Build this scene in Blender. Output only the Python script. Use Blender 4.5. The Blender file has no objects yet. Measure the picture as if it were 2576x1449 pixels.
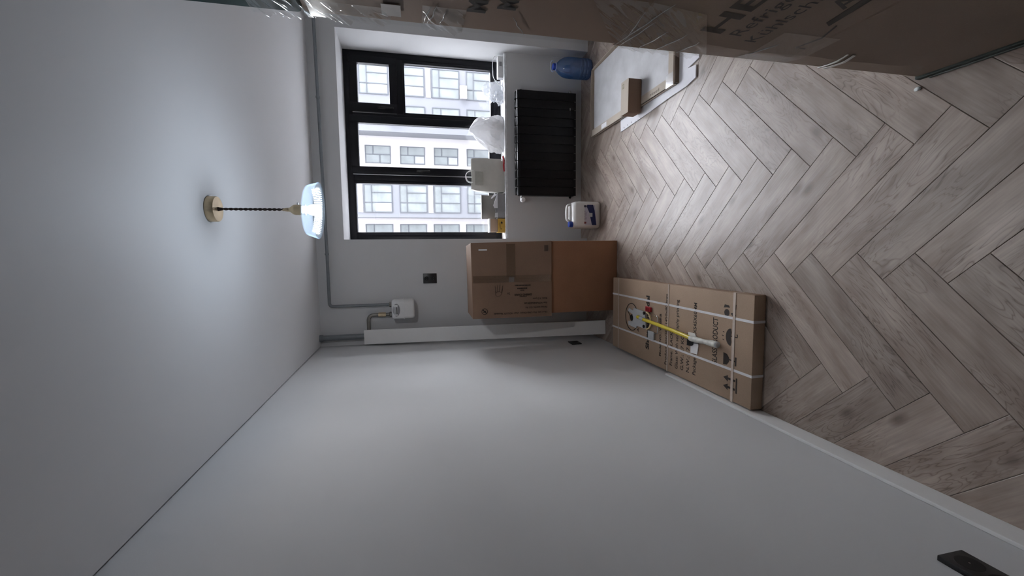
import bpy, bmesh, math, random
from mathutils import Vector, Matrix, noise

random.seed(7)
scene = bpy.context.scene
C = scene.collection
PI = math.pi

# ------------------------------------------------------------------ camera
def cam_axes(yaw, pit, rol):
    cy, sy, cp, sp = math.cos(yaw), math.sin(yaw), math.cos(pit), math.sin(pit)
    f = Vector((-sy * cp, cy * cp, -sp)); r = Vector((cy, sy, 0)); u = r.cross(f)
    cr, sr = math.cos(rol), math.sin(rol)
    return cr * r + sr * u, -sr * r + cr * u, f
CAM_F, CAM_LOC = 1073.68, Vector((0.8563, -4.15, 1.7401))
r_, u_, f_ = cam_axes(0.0887, 0.2221, -0.0307)
cd = bpy.data.cameras.new('camera'); cam = bpy.data.objects.new('camera', cd); C.objects.link(cam)
cd.sensor_fit = 'HORIZONTAL'; cd.sensor_width = 36.0; cd.lens = CAM_F / 2576 * 36.0
cd.clip_start = 0.02; cd.clip_end = 300
# the phone was held on its side: the picture's right-hand side is the floor
m3 = Matrix((-u_, r_, -f_)).transposed()
cam.matrix_world = Matrix.Translation(CAM_LOC) @ m3.to_4x4()
scene.camera = cam

# ------------------------------------------------------------------ world, exposure
SKY = 22.5
LAMP_W = 12.5
w = bpy.data.worlds.new('overcast_sky'); scene.world = w; w.use_nodes = True
bg = w.node_tree.nodes['Background']
bg.inputs['Color'].default_value = (0.95, 0.95, 1.0, 1); bg.inputs['Strength'].default_value = SKY
vs = scene.view_settings
vs.view_transform = 'Standard'; vs.look = 'None'; vs.gamma = 1.0; vs.use_curve_mapping = False
vs.exposure = 0.0
scene.cycles.max_bounces = 14; scene.cycles.diffuse_bounces = 8; scene.cycles.transparent_max_bounces = 24
scene.cycles.caustics_reflective = False; scene.cycles.caustics_refractive = False
scene.cycles.sample_clamp_indirect = 8.0

# ------------------------------------------------------------------ materials
MATS = {}
def srgb(r, g, b):
    def l(c):
        c /= 255.0
        return c / 12.92 if c <= 0.04045 else ((c + 0.055) / 1.055) ** 2.4
    return (l(r), l(g), l(b), 1)
class NT:
    def __init__(s, name):
        s.m = bpy.data.materials.new(name); s.m.use_nodes = True; s.t = s.m.node_tree; s.n = s.t.nodes
        s.b = s.n['Principled BSDF']; s.out = s.n['Material Output']
    def add(s, typ, **kw):
        n = s.n.new(typ)
        for k, v in kw.items():
            if k in n.inputs.keys(): n.inputs[k].default_value = v
            else: setattr(n, k, v)
        return n
    def link(s, a, b): s.t.links.new(a, b)
def mat(name, col, rough=0.6, metal=0.0, var=0.06, scale=40, bump=0.0, bscale=120, spec=0.5, stretch=None, emit=None):
    """plain surface with a little procedural mottling and relief"""
    if name in MATS: return MATS[name]
    t = NT(name); b = t.b
    b.inputs['Roughness'].default_value = rough; b.inputs['Metallic'].default_value = metal
    b.inputs['Specular IOR Level'].default_value = spec
    tc = t.add('ShaderNodeTexCoord'); mp = t.add('ShaderNodeMapping')
    if stretch: mp.inputs['Scale'].default_value = stretch
    t.link(tc.outputs['Object'], mp.inputs['Vector'])
    nz = t.add('ShaderNodeTexNoise', Scale=scale, Detail=4.0); t.link(mp.outputs[0], nz.inputs['Vector'])
    rp = t.add('ShaderNodeValToRGB')
    rp.color_ramp.elements[0].position = 0.3; rp.color_ramp.elements[1].position = 0.7
    rp.color_ramp.elements[0].color = tuple(c * (1 - var) for c in col[:3]) + (1,)
    rp.color_ramp.elements[1].color = tuple(min(1, c * (1 + var)) for c in col[:3]) + (1,)
    t.link(nz.outputs['Fac'], rp.inputs[0]); t.link(rp.outputs[0], b.inputs['Base Color'])
    if bump:
        n2 = t.add('ShaderNodeTexNoise', Scale=bscale, Detail=3.0); t.link(mp.outputs[0], n2.inputs['Vector'])
        bp = t.add('ShaderNodeBump', Strength=bump, Distance=0.004)
        t.link(n2.outputs['Fac'], bp.inputs['Height']); t.link(bp.outputs[0], b.inputs['Normal'])
    MATS[name] = t.m; return t.m
def mat_mix(name, parts, bump=None):
    """weighted sum of simple BSDFs: [(kind, colour, roughness, weight)...]"""
    if name in MATS: return MATS[name]
    t = NT(name); t.n.remove(t.b)
    nrm = None
    if bump:
        tc = t.add('ShaderNodeTexCoord'); mp = t.add('ShaderNodeMapping'); mp.inputs['Scale'].default_value = bump[2]
        mp.inputs['Rotation'].default_value = bump[3]
        t.link(tc.outputs['Object'], mp.inputs['Vector'])
        nz = t.add('ShaderNodeTexNoise', Scale=bump[0], Detail=3.0); t.link(mp.outputs[0], nz.inputs['Vector'])
        bp = t.add('ShaderNodeBump', Strength=bump[1], Distance=0.02); t.link(nz.outputs['Fac'], bp.inputs['Height']); nrm = bp.outputs[0]
    acc = None; tot = 0
    for kind, col, rough, wt in parts:
        n = t.add({'T': 'ShaderNodeBsdfTransparent', 'G': 'ShaderNodeBsdfAnisotropic', 'D': 'ShaderNodeBsdfDiffuse', 'L': 'ShaderNodeBsdfTranslucent'}[kind])
        n.inputs['Color'].default_value = col
        if kind == 'G': n.inputs['Roughness'].default_value = rough
        if nrm and kind != 'T': t.link(nrm, n.inputs['Normal'])
        tot += wt
        if acc is None: acc = n.outputs[0]
        else:
            mx = t.add('ShaderNodeMixShader'); mx.inputs[0].default_value = wt / tot
            t.link(acc, mx.inputs[1]); t.link(n.outputs[0], mx.inputs[2]); acc = mx.outputs[0]
    t.link(acc, t.out.inputs['Surface'])
    MATS[name] = t.m; return t.m
def mat_emit(name, col, s):
    t = NT(name); t.n.remove(t.b)
    e = t.add('ShaderNodeEmission', Strength=s); e.inputs['Color'].default_value = col
    t.link(e.outputs[0], t.out.inputs['Surface']); MATS[name] = t.m; return t.m

def mat_cardboard(name, col, bump=0.15):
    t = NT(name); b = t.b; b.inputs['Roughness'].default_value = 0.75; b.inputs['Specular IOR Level'].default_value = 0.25
    tc = t.add('ShaderNodeTexCoord')
    n1 = t.add('ShaderNodeTexNoise', Scale=3.0, Detail=3.0); n2 = t.add('ShaderNodeTexNoise', Scale=260.0, Detail=2.0)
    t.link(tc.outputs['Object'], n1.inputs['Vector']); t.link(tc.outputs['Object'], n2.inputs['Vector'])
    r1 = t.add('ShaderNodeValToRGB'); r1.color_ramp.elements[0].position = .3; r1.color_ramp.elements[1].position = .7
    r1.color_ramp.elements[0].color = tuple(c * .9 for c in col[:3]) + (1,); r1.color_ramp.elements[1].color = tuple(c * 1.08 for c in col[:3]) + (1,)
    t.link(n1.outputs['Fac'], r1.inputs[0])
    mx = t.add('ShaderNodeMixRGB', blend_type='MULTIPLY'); mx.inputs[0].default_value = 0.25
    t.link(r1.outputs[0], mx.inputs[1]); t.link(n2.outputs['Fac'], mx.inputs[2]); t.link(mx.outputs[0], b.inputs['Base Color'])
    bp = t.add('ShaderNodeBump', Strength=bump, Distance=0.002); t.link(n1.outputs['Fac'], bp.inputs['Height']); t.link(bp.outputs[0], b.inputs['Normal'])
    MATS[name] = t.m; return t.m

def mat_oak():
    t = NT('oak_plank'); b = t.b
    oi = t.add('ShaderNodeObjectInfo'); tc = t.add('ShaderNodeTexCoord')
    comb = t.add('ShaderNodeCombineXYZ')
    for i, k in enumerate((37.0, 91.0, 53.0)):
        mm = t.add('ShaderNodeMath', operation='MULTIPLY'); mm.inputs[1].default_value = k
        t.link(oi.outputs['Random'], mm.inputs[0]); t.link(mm.outputs[0], comb.inputs[i])
    ad = t.add('ShaderNodeVectorMath', operation='ADD'); t.link(tc.outputs['Object'], ad.inputs[0]); t.link(comb.outputs[0], ad.inputs[1])
    # cathedral grain: rings of a stretched, warped field
    mp = t.add('ShaderNodeMapping'); mp.inputs['Scale'].default_value = (1.6, 8.0, 1.0); t.link(ad.outputs[0], mp.inputs['Vector'])
    wn = t.add('ShaderNodeTexNoise', Scale=1.7, Detail=3.0, Distortion=0.6); t.link(mp.outputs[0], wn.inputs['Vector'])
    mul = t.add('ShaderNodeMath', operation='MULTIPLY'); mul.inputs[1].default_value = 26.0; t.link(wn.outputs['Fac'], mul.inputs[0])
    fr = t.add('ShaderNodeMath', operation='PINGPONG'); fr.inputs[1].default_value = 1.0; t.link(mul.outputs[0], fr.inputs[0])
    pw = t.add('ShaderNodeMath', operation='POWER'); pw.inputs[1].default_value = 5.0; t.link(fr.outputs[0], pw.inputs[0])
    # where the rings show at all
    mk = t.add('ShaderNodeTexNoise', Scale=2.6, Detail=1.0); t.link(ad.outputs[0], mk.inputs['Vector'])
    mr = t.add('ShaderNodeValToRGB'); mr.color_ramp.elements[0].position = .44; mr.color_ramp.elements[1].position = .58
    t.link(mk.outputs['Fac'], mr.inputs[0])
    gr = t.add('ShaderNodeMath', operation='MULTIPLY'); t.link(pw.outputs[0], gr.inputs[0]); t.link(mr.outputs[0], gr.inputs[1])
    # fine fibre
    mp2 = t.add('ShaderNodeMapping'); mp2.inputs['Scale'].default_value = (6.0, 160.0, 1.0); t.link(ad.outputs[0], mp2.inputs['Vector'])
    fn = t.add('ShaderNodeTexNoise', Scale=1.0, Detail=4.0); t.link(mp2.outputs[0], fn.inputs['Vector'])
    # cloudy tone
    mp3 = t.add('ShaderNodeMapping'); mp3.inputs['Scale'].default_value = (3.0, 9.0, 1.0); t.link(ad.outputs[0], mp3.inputs['Vector'])
    cn = t.add('ShaderNodeTexNoise', Scale=1.6, Detail=3.0); t.link(mp3.outputs[0], cn.inputs['Vector'])
    tone = t.add('ShaderNodeValToRGB')
    tone.color_ramp.elements[0].position = .28; tone.color_ramp.elements[0].color = OAK_D
    tone.color_ramp.elements[1].position = .7; tone.color_ramp.elements[1].color = OAK_L
    t.link(cn.outputs['Fac'], tone.inputs[0])
    hs = t.add('ShaderNodeHueSaturation'); t.link(tone.outputs[0], hs.inputs['Color'])
    vr = t.add('ShaderNodeMapRange'); vr.inputs['To Min'].default_value = .86; vr.inputs['To Max'].default_value = 1.12
    t.link(oi.outputs['Random'], vr.inputs['Value']); t.link(vr.outputs[0], hs.inputs['Value'])
    m1 = t.add('ShaderNodeMixRGB', blend_type='MULTIPLY'); m1.inputs[2].default_value = (.50, .45, .43, 1)
    g2 = t.add('ShaderNodeMath', operation='MULTIPLY'); g2.inputs[1].default_value = .9; t.link(gr.outputs[0], g2.inputs[0])
    t.link(g2.outputs[0], m1.inputs[0]); t.link(hs.outputs[0], m1.inputs[1])
    m2 = t.add('ShaderNodeMixRGB', blend_type='OVERLAY'); m2.inputs[0].default_value = .28
    t.link(m1.outputs[0], m2.inputs[1]); t.link(fn.outputs['Fac'], m2.inputs[2])
    # sparse knots
    mp4 = t.add('ShaderNodeMapping'); mp4.inputs['Scale'].default_value = (2.6, 5.0, 1.0); t.link(ad.outputs[0], mp4.inputs['Vector'])
    vo = t.add('ShaderNodeTexVoronoi', Scale=1.0); vo.voronoi_dimensions = '2D'; t.link(mp4.outputs[0], vo.inputs['Vector'])
    kr = t.add('ShaderNodeValToRGB'); kr.color_ramp.elements[0].position = .03; kr.color_ramp.elements[0].color = (1, 1, 1, 1)
    kr.color_ramp.elements[1].position = .13; kr.color_ramp.elements[1].color = (0, 0, 0, 1)
    t.link(vo.outputs['Distance'], kr.inputs[0])
    kc = t.add('ShaderNodeMath', operation='GREATER_THAN'); kc.inputs[1].default_value = .62
    sep = t.add('ShaderNodeSeparateColor'); t.link(vo.outputs['Color'], sep.inputs[0]); t.link(sep.outputs[0], kc.inputs[0])
    km = t.add('ShaderNodeMath', operation='MULTIPLY'); t.link(kr.outputs[0], km.inputs[0]); t.link(kc.outputs[0], km.inputs[1])
    k2 = t.add('ShaderNodeMath', operation='MULTIPLY'); k2.inputs[1].default_value = .75; t.link(km.outputs[0], k2.inputs[0])
    m3_ = t.add('ShaderNodeMixRGB', blend_type='MULTIPLY'); m3_.inputs[2].default_value = (.33, .27, .24, 1)
    t.link(k2.outputs[0], m3_.inputs[0]); t.link(m2.outputs[0], m3_.inputs[1])
    t.link(m3_.outputs[0], b.inputs['Base Color'])
    b.inputs['Roughness'].default_value = .40; b.inputs['Specular IOR Level'].default_value = .62
    bp = t.add('ShaderNodeBump', Strength=.12, Distance=.001, invert=True); t.link(gr.outputs[0], bp.inputs['Height']); t.link(bp.outputs[0], b.inputs['Normal'])
    MATS['oak'] = t.m; return t.m

OAK_D = (0.235, 0.176, 0.142, 1); OAK_L = (0.41, 0.343, 0.296, 1)
M_WALL = mat('wall_paint', (.64, .645, .65, 1), .85, var=.012, scale=3, bump=.05, bscale=260, spec=.2)
M_CEIL = mat('ceiling_film', (.74, .745, .755, 1), .6, var=.008, scale=2, spec=.3)
M_OAK = mat_oak()
M_SUB = mat('subfloor', (.07, .06, .055, 1), .9)
M_TRIM = mat('white_skirting', (.80, .80, .79, 1), .4, var=.01, spec=.4)
M_BLACKF = mat('black_window_profile', (.006, .006, .009, 1), .4, var=.1, spec=.25)
M_BLACK = mat('black_satin', (.004, .004, .005, 1), .35, var=.1, spec=.3)
M_BLACKP = mat('black_plastic', (.010, .010, .011, 1), .35, var=.1)
M_GLASS = mat_mix('window_glass', [('T', (.97, .985, 1, 1), 0, .95), ('G', (1, 1, 1, 1), .02, .05)])
M_PIPE = mat('grey_painted_pipe', (.20, .22, .235, 1), .5, var=.06, scale=30, bump=.1)
M_METER = mat('white_enamel', (.74, .74, .73, 1), .4, var=.02)
M_STEEL = mat('bare_steel', (.25, .24, .22, 1), .45, metal=.7, var=.15)
M_CHROME = mat('chrome', (.75, .75, .74, 1), .2, metal=1.0, var=.05)
M_BRASS = mat('brass', (.62, .50, .33, 1), .38, metal=.85, var=.1, scale=20)
M_GLINT = mat('glint_metal', (.6, .6, .62, 1), .3, metal=.9)
M_CARD = mat_cardboard('kraft_cardboard', (.265, .172, .118, 1))
M_CARD2 = mat_cardboard('kraft_cardboard_red', (.33, .165, .092, 1))
M_CARD3 = mat_cardboard('kraft_cardboard_pale', (.46, .335, .24, 1))
M_CARDD = mat_cardboard('kraft_cardboard_dark', (.27, .185, .135, 1), .4)
M_INK = mat('black_ink', (.028, .02, .016, 1), .7, var=.1)
M_INK2 = mat('brown_ink', (.028, .018, .012, 1), .7, var=.1)
M_TAPE = mat_mix('brown_tape', [('T', (.93, .88, .82, 1), 0, .72), ('D', (.34, .22, .14, 1), 0, .15), ('G', (1, 1, 1, 1), .2, .13)])
M_CTAPE = mat_mix('clear_tape', [('T', (.97, .97, .97, 1), 0, .75), ('D', (.8, .8, .82, 1), 0, .12), ('G', (1, 1, 1, 1), .15, .13)])
M_STRAP = mat('white_strap', (.72, .71, .72, 1), .4, var=.05, spec=.4)
M_FILM = mat_mix('stretch_film', [('T', (.97, .975, .975, 1), 0, .925), ('D', (.6, .6, .58, 1), 0, .015), ('G', (1, 1, 1, 1), .16, .06)])
M_FILMW = mat_mix('wrinkled_film', [('T', (.97, .98, .98, 1), 0, .80), ('D', (.7, .72, .72, 1), 0, .015), ('G', (1, 1, 1, 1), .07, .185)])
M_TEAL = mat('teal_wrapped_foam', (.030, .062, .066, 1), .7, var=.25, scale=9, bump=.5, bscale=18, spec=.05)
M_GREEN = mat('dark_green_pallet', (.030, .042, .036, 1), .7, var=.25, bump=.4, bscale=30)
M_WHITE = mat('white_plastic', (.82, .82, .82, 1), .4, var=.015)
M_CAN = mat('white_hdpe', (.72, .71, .69, 1), .38, var=.015)
M_BLUE = mat('blue_cap', (.02, .06, .38, 1), .35)
M_NAVY = mat('navy_print', (.012, .018, .09, 1), .5)
M_LILAC = mat('pale_label', (.52, .50, .58, 1), .5)
M_RED = mat('red_plastic', (.42, .02, .03, 1), .35)
M_BLUEPET = mat_mix('blue_pet', [('T', (.30, .50, .80, 1), 0, .60), ('D', (.10, .23, .48, 1), 0, .22), ('G', (1, 1, 1, 1), .12, .10)])
M_STONE = mat('pale_grey_panel', (.50, .50, .51, 1), .5, var=.12, scale=7, bump=.1, bscale=30)
M_CREAM = mat_cardboard('cream_card', (.55, .48, .40, 1))
M_FOAM = mat('white_foam_sheet', (.80, .80, .84, 1), .7, var=.01)
M_PAPER = mat('white_paper', (.80, .80, .82, 1), .7, var=.02)
M_BAGW = mat_mix('white_bag_film', [('D', (.85, .85, .86, 1), 0, .5), ('T', (1, 1, 1, 1), 0, .16), ('L', (.9, .9, .92, 1), 0, .22), ('G', (1, 1, 1, 1), .25, .12)], bump=(22, .5, (1, 1, 1), (0, 0, 0)))
M_BAGB = mat('off_white_paper_bag', (.66, .65, .60, 1), .7, var=.05, scale=12, bump=.5, bscale=14)
M_CLEAR = mat_mix('clear_crumpled_film', [('T', (.97, .98, 1, 1), 0, .55), ('D', (.85, .87, .9, 1), 0, .2), ('L', (.9, .92, .95, 1), 0, .1), ('G', (1, 1, 1, 1), .1, .15)], bump=(40, .9, (1, 1, 1), (0, 0, 0)))
M_GREYC = mat('grey_carton', (.27, .265, .27, 1), .7, var=.04)
M_GREYC2 = mat('warm_grey_carton', (.25, .235, .22, 1), .7, var=.04)
M_YELLOWC = mat('mustard_carton', (.50, .30, .045, 1), .6, var=.06)
M_YEL = mat('yellow_tube', (.72, .58, .06, 1), .25, var=.04)
M_GREYP = mat('light_grey_plastic', (.52, .54, .55, 1), .4, var=.04)
M_RUBBER = mat('cream_rubber', (.70, .56, .30, 1), .5)
M_CORD = mat('brown_twisted_cord', (.045, .030, .022, 1), .75, var=.3, scale=300, bump=.4, bscale=600)
M_SHADE = mat_mix('fluted_glass', [('T', (.88, .94, 1, 1), 0, .86), ('L', (.8, .9, 1, 1), 0, .018), ('D', (.7, .85, 1, 1), 0, .004), ('G', (.95, .98, 1, 1), .12, .10)])
M_BULB = mat_emit('lit_bulb', (.88, .95, 1, 1), 22.0)

# ------------------------------------------------------------------ builders
def shade(me, ang=None):
    for p in me.polygons: p.use_smooth = True
    if ang is not None:
        try: me.set_sharp_from_angle(angle=ang)
        except Exception: pass
def wloc(o):
    v = Vector((0, 0, 0))
    while o is not None: v += o.location; o = o.parent
    return v
def obj(name, bm, m, parent=None, smooth=None, local=False, origin=None):
    """bm is in world coordinates unless local; links ONE mesh object"""
    off = Vector((0, 0, 0))
    if parent is not None and not local: off = wloc(parent)
    if origin is not None: off = Vector(origin)
    if off.length: bmesh.ops.translate(bm, verts=bm.verts, vec=-off)
    bmesh.ops.recalc_face_normals(bm, faces=bm.faces)
    me = bpy.data.meshes.new(name); bm.to_mesh(me); bm.free()
    if smooth is not None: shade(me, smooth)
    me.materials.append(m)
    o = bpy.data.objects.new(name, me); C.objects.link(o)
    if parent is not None: o.parent = parent
    if origin is not None: o.location = origin
    return o
def tag(o, label=None, cat=None, group=None, kind=None):
    if label: o['label'] = label
    if cat: o['category'] = cat
    if group: o['group'] = group
    if kind: o['kind'] = kind
    return o
def thing(name, label, cat, loc, group=None):
    o = bpy.data.objects.new(name, None); C.objects.link(o); o.location = loc; o.empty_display_size = .05
    return tag(o, label, cat, group)
def struct(name, bm, m, smooth=None):
    return tag(obj(name, bm, m, smooth=smooth), kind='structure')
def B(): return bmesh.new()
def box(bm, x0, x1, y0, y1, z0, z1, bev=0.0, seg=2, mtx=None):
    x0, x1 = min(x0, x1), max(x0, x1); y0, y1 = min(y0, y1), max(y0, y1); z0, z1 = min(z0, z1), max(z0, z1)
    v = [bm.verts.new(p) for p in ((x0, y0, z0), (x1, y0, z0), (x1, y1, z0), (x0, y1, z0), (x0, y0, z1), (x1, y0, z1), (x1, y1, z1), (x0, y1, z1))]
    fs = [bm.faces.new([v[i] for i in q]) for q in ((3, 2, 1, 0), (4, 5, 6, 7), (0, 1, 5, 4), (1, 2, 6, 5), (2, 3, 7, 6), (3, 0, 4, 7))]
    if bev:
        ed = list({e for f in fs for e in f.edges})
        r = bmesh.ops.bevel(bm, geom=ed, offset=bev, segments=seg, affect='EDGES', profile=.5)
        v = list({q for f in r['faces'] for q in f.verts} | {q for q in v if q.is_valid})
    if mtx is not None: bmesh.ops.transform(bm, matrix=mtx, verts=[q for q in v if q.is_valid])
    return bm
def loft(bm, rings, cap0=True, cap1=True, closed=True):
    vs_ = [[bm.verts.new(p) for p in r] for r in rings]
    n = len(rings[0])
    for a, b in zip(vs_, vs_[1:]):
        for i in range(n if closed else n - 1):
            j = (i + 1) % n
            bm.faces.new((a[i], a[j], b[j], b[i]))
    if cap0: bm.faces.new(list(reversed(vs_[0])))
    if cap1: bm.faces.new(vs_[-1])
    return bm
def rrect(w_, d, r, z, n=5, cx=0, cy=0):
    """rounded rectangle ring in XY"""
    r = min(r, w_ / 2 - 1e-4, d / 2 - 1e-4); out = []
    for sx, sy, a0 in ((1, 1, 0), (-1, 1, PI / 2), (-1, -1, PI), (1, -1, 1.5 * PI)):
        for i in range(n + 1):
            a = a0 + PI / 2 * i / n
            out.append((cx + sx * (w_ / 2 - r) + r * math.cos(a), cy + sy * (d / 2 - r) + r * math.sin(a), z))
    return out
def lathe(bm, prof, c=(0, 0, 0), n=32, axis='Z', flute=0.0, nf=0, cap0=True, cap1=True):
    rings = []
    for r, h in prof:
        ring = []
        for i in range(n):
            a = 2 * PI * i / n; rr = r
            if flute and r > .03: rr = r * (1 + flute * math.cos(nf * a))
            x, y, z = rr * math.cos(a), rr * math.sin(a), h
            if axis == 'Y': x, y, z = x, -h, y
            if axis == 'X': x, y, z = h, x, y
            ring.append((c[0] + x, c[1] + y, c[2] + z))
        rings.append(ring)
    return loft(bm, rings, cap0, cap1)
def smooth_path(pts, sub=6):
    P = [Vector(p) for p in pts]; out = []
    for i in range(len(P) - 1):
        p0 = P[max(i - 1, 0)]; p1 = P[i]; p2 = P[i + 1]; p3 = P[min(i + 2, len(P) - 1)]
        for k in range(sub):
            t = k / sub
            out.append(.5 * ((2 * p1) + (-p0 + p2) * t + (2 * p0 - 5 * p1 + 4 * p2 - p3) * t * t + (-p0 + 3 * p1 - 3 * p2 + p3) * t ** 3))
    out.append(P[-1]); return out
def tube(bm, pts, r, n=10, sub=0, caps=True):
    P = smooth_path(pts, sub) if sub else [Vector(p) for p in pts]
    rings = []; up = None
    for i, p in enumerate(P):
        t = (P[min(i + 1, len(P) - 1)] - P[max(i - 1, 0)]).normalized()
        if up is None: up = t.orthogonal().normalized()
        else: up = (up - t * up.dot(t)).normalized()
        s = t.cross(up); rr = r(i / (len(P) - 1)) if callable(r) else r
        rings.append([tuple(p + rr * (math.cos(2 * PI * k / n) * up + math.sin(2 * PI * k / n) * s)) for k in range(n)])
    return loft(bm, rings, caps, caps)
def prism(bm, poly, z0, z1):
    return loft(bm, [[(x, y, z0) for x, y in poly], [(x, y, z1) for x, y in poly]])
def extr(bm, pts, vec):
    v = Vector(vec)
    return loft(bm, [[tuple(Vector(p)) for p in pts], [tuple(Vector(p) + v) for p in pts]])
def bend(a, corner, b, r, n=8):
    """points of a path a-corner-b with a rounded corner"""
    a, c, b = Vector(a), Vector(corner), Vector(b)
    d1 = (a - c).normalized(); d2 = (b - c).normalized()
    p1, p2 = c + d1 * r, c + d2 * r
    return [p1.lerp(c, t).lerp(c.lerp(p2, t), t) for t in [i / n for i in range(n + 1)]]
def text(body, o, R, U, size, m, parent, width=None, name='printed_text', align='LEFT', shear=0.0, bold=0.0, local=False):
    cu = bpy.data.curves.new('t', 'FONT'); cu.body = body; cu.size = size; cu.align_x = align; cu.shear = shear; cu.offset = bold
    cu.resolution_u = 3
    to = bpy.data.objects.new('t', cu); C.objects.link(to)
    me = bpy.data.meshes.new_from_object(to)
    bpy.data.objects.remove(to); bpy.data.curves.remove(cu)
    xs = [v.co.x for v in me.vertices]
    sx = 1.0
    if width and xs: sx = width / (max(xs) - min(xs))
    o, R, U = Vector(o), Vector(R).normalized(), Vector(U).normalized()
    off = wloc(parent) if not local else Vector((0, 0, 0))
    for v in me.vertices: v.co = o + R * v.co.x * sx + U * v.co.y - off
    me.name = name; me.materials.clear(); me.materials.append(m)
    ob = bpy.data.objects.new(name, me); C.objects.link(ob); ob.parent = parent
    return ob
def flat(bm, o, R, U, pts, th=.0006):
    """flat printed shape: 2-d outline on a surface"""
    o, R, U = Vector(o), Vector(R), Vector(U); N = R.cross(U)
    return extr(bm, [o + R * a + U * b for a, b in pts], N * th)
def circ(r, n=20, cx=0, cy=0, a0=0, a1=2 * PI): return [(cx + r * math.cos(a0 + (a1 - a0) * i / n), cy + r * math.sin(a0 + (a1 - a0) * i / n)) for i in range(n)]

# ================================================================== the room
XR, YB, H = 3.10, -5.30, 2.60
NX0, NX1, ZL, YP, YW = 0.977, 2.823, 2.363, 0.17, 0.41       # window niche, lintel, parapet face, window plane
bm = B(); box(bm, -.25, XR + .25, YB - .25, .5, -.10, -.0085)
floor = struct('floor', bm, M_SUB)
# --- herringbone planks
PW, PL = .1449, .1449 * 4.75
A0 = Vector((.8334, -1.5455)); e_ = Vector((1, -1)) / 2 ** .5; g_ = Vector((-1, -1)) / 2 ** .5
GAP, BV, TH = .0005, .0016, .0084
def plank_mesh(poly, name='plank'):
    """poly: convex outline in plank space; top edges eased"""
    n = len(poly); cx = sum(p[0] for p in poly) / n; cy = sum(p[1] for p in poly) / n
    def inset(d):
        out = []
        for i in range(n):
            p0, p1, p2 = Vector(poly[i - 1]), Vector(poly[i]), Vector(poly[(i + 1) % n])
            d1 = (p1 - p0).normalized(); d2 = (p2 - p1).normalized()
            n1 = Vector((-d1.y, d1.x)); n2 = Vector((-d2.y, d2.x))
            k = n1 + n2
            k = k / max(.15, k.dot(n1))
            out.append(p1 + k * d)
        return out
    a, b = inset(GAP), inset(GAP + BV)
    me = bpy.data.meshes.new(name); bm_ = B()
    loft(bm_, [[(p.x, p.y, -TH) for p in a], [(p.x, p.y, -BV * .8) for p in a], [(p.x, p.y, 0) for p in b]])
    bmesh.ops.recalc_face_normals(bm_, faces=bm_.faces)
    bm_.to_mesh(me); bm_.free(); me.materials.append(M_OAK); return me
full = [(-PL / 2, -PW / 2), (PL / 2, -PW / 2), (PL / 2, PW / 2), (-PL / 2, PW / 2)]
FULL = plank_mesh(full)
def clip(poly, nx, ny, d):
    out = []
    for i in range(len(poly)):
        p, q = poly[i - 1], poly[i]; a, b = p[0] * nx + p[1] * ny - d, q[0] * nx + q[1] * ny - d
        if (a <= 0) != (b <= 0):
            t = a / (a - b); out.append((p[0] + (q[0] - p[0]) * t, p[1] + (q[1] - p[1]) * t))
        if b <= 0: out.append(q)
    return out
def lay(a, b, ang):
    c = A0 + e_ * a + g_ * b
    ca, sa = math.cos(ang), math.sin(ang)
    wp = [(c.x + x * ca - y * sa, c.y + x * sa + y * ca) for x, y in full]
    cl = wp
    for h in ((-1, 0, 0), (1, 0, XR), (0, -1, -YB), (0, 1, YP)): 
        cl = clip(cl, *h)
        if len(cl) < 3: return
    area = abs(sum(cl[i - 1][0] * cl[i][1] - cl[i][0] * cl[i - 1][1] for i in range(len(cl)))) / 2
    if area < .0012: return
    me = FULL
    if abs(area - PW * PL) > 1e-6:
        lp = []
        for x, y in cl:
            dx, dy = x - c.x, y - c.y; q = (dx * ca + dy * sa, -dx * sa + dy * ca)
            if not lp or (Vector(q) - Vector(lp[-1])).length > 1e-4: lp.append(q)
        if (Vector(lp[0]) - Vector(lp[-1])).length < 1e-4: lp.pop()
        if len(lp) < 3: return
        me = plank_mesh(lp)
    o = bpy.data.objects.new('plank', me); C.objects.link(o); o.parent = floor
    o.location = (c.x, c.y, 0); o.rotation_euler = (0, 0, ang)
for j in range(-6, 7):
    for k in range(-40, 41):
        lay(k * PW + j * PL + PL / 2, k * PW - j * PL + PW / 2, -PI / 4)
        lay(k * PW + j * PL + PL + PW / 2, (k + 1) * PW - j * PL - PL / 2, -3 * PI / 4)

bm = B(); box(bm, .009, XR - .0005, YB + .0005, -.0005, H, H + .08); box(bm, -.2, XR + .2, YB - .2, .5, H + .125, H + .25)
struct('ceiling', bm, M_CEIL)
bm = B(); box(bm, -.2, 0, YB - .2, .5, 0, H + .12)
struct('wall_left', bm, M_WALL)
bm = B(); box(bm, XR, XR + .2, YB - .2, .5, 0, H + .12)
struct('wall_right', bm, M_WALL)
bm = B(); box(bm, 0, XR, YB - .2, YB, 0, H + .12)
struct('wall_front', bm, mat('dark_wall', (.16, .15, .145, 1), .7))  # unseen wall given a dark colour to cut bounce onto the near floor
bm = B()
box(bm, 0, NX0, 0, .5, -.02, H + .12); box(bm, NX1, XR, 0, .5, -.02, H + .12)
box(bm, NX0, NX1, 0, .5, ZL, H + .12); box(bm, NX0, NX1, YP, .5, -.02, .80)
struct('wall_back', bm, M_WALL)
bm = B(); box(bm, 0.0005, .0145, -5.25, -1.60, .0005, .0976, .003)
struct('baseboard_left', bm, M_TRIM)

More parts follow.
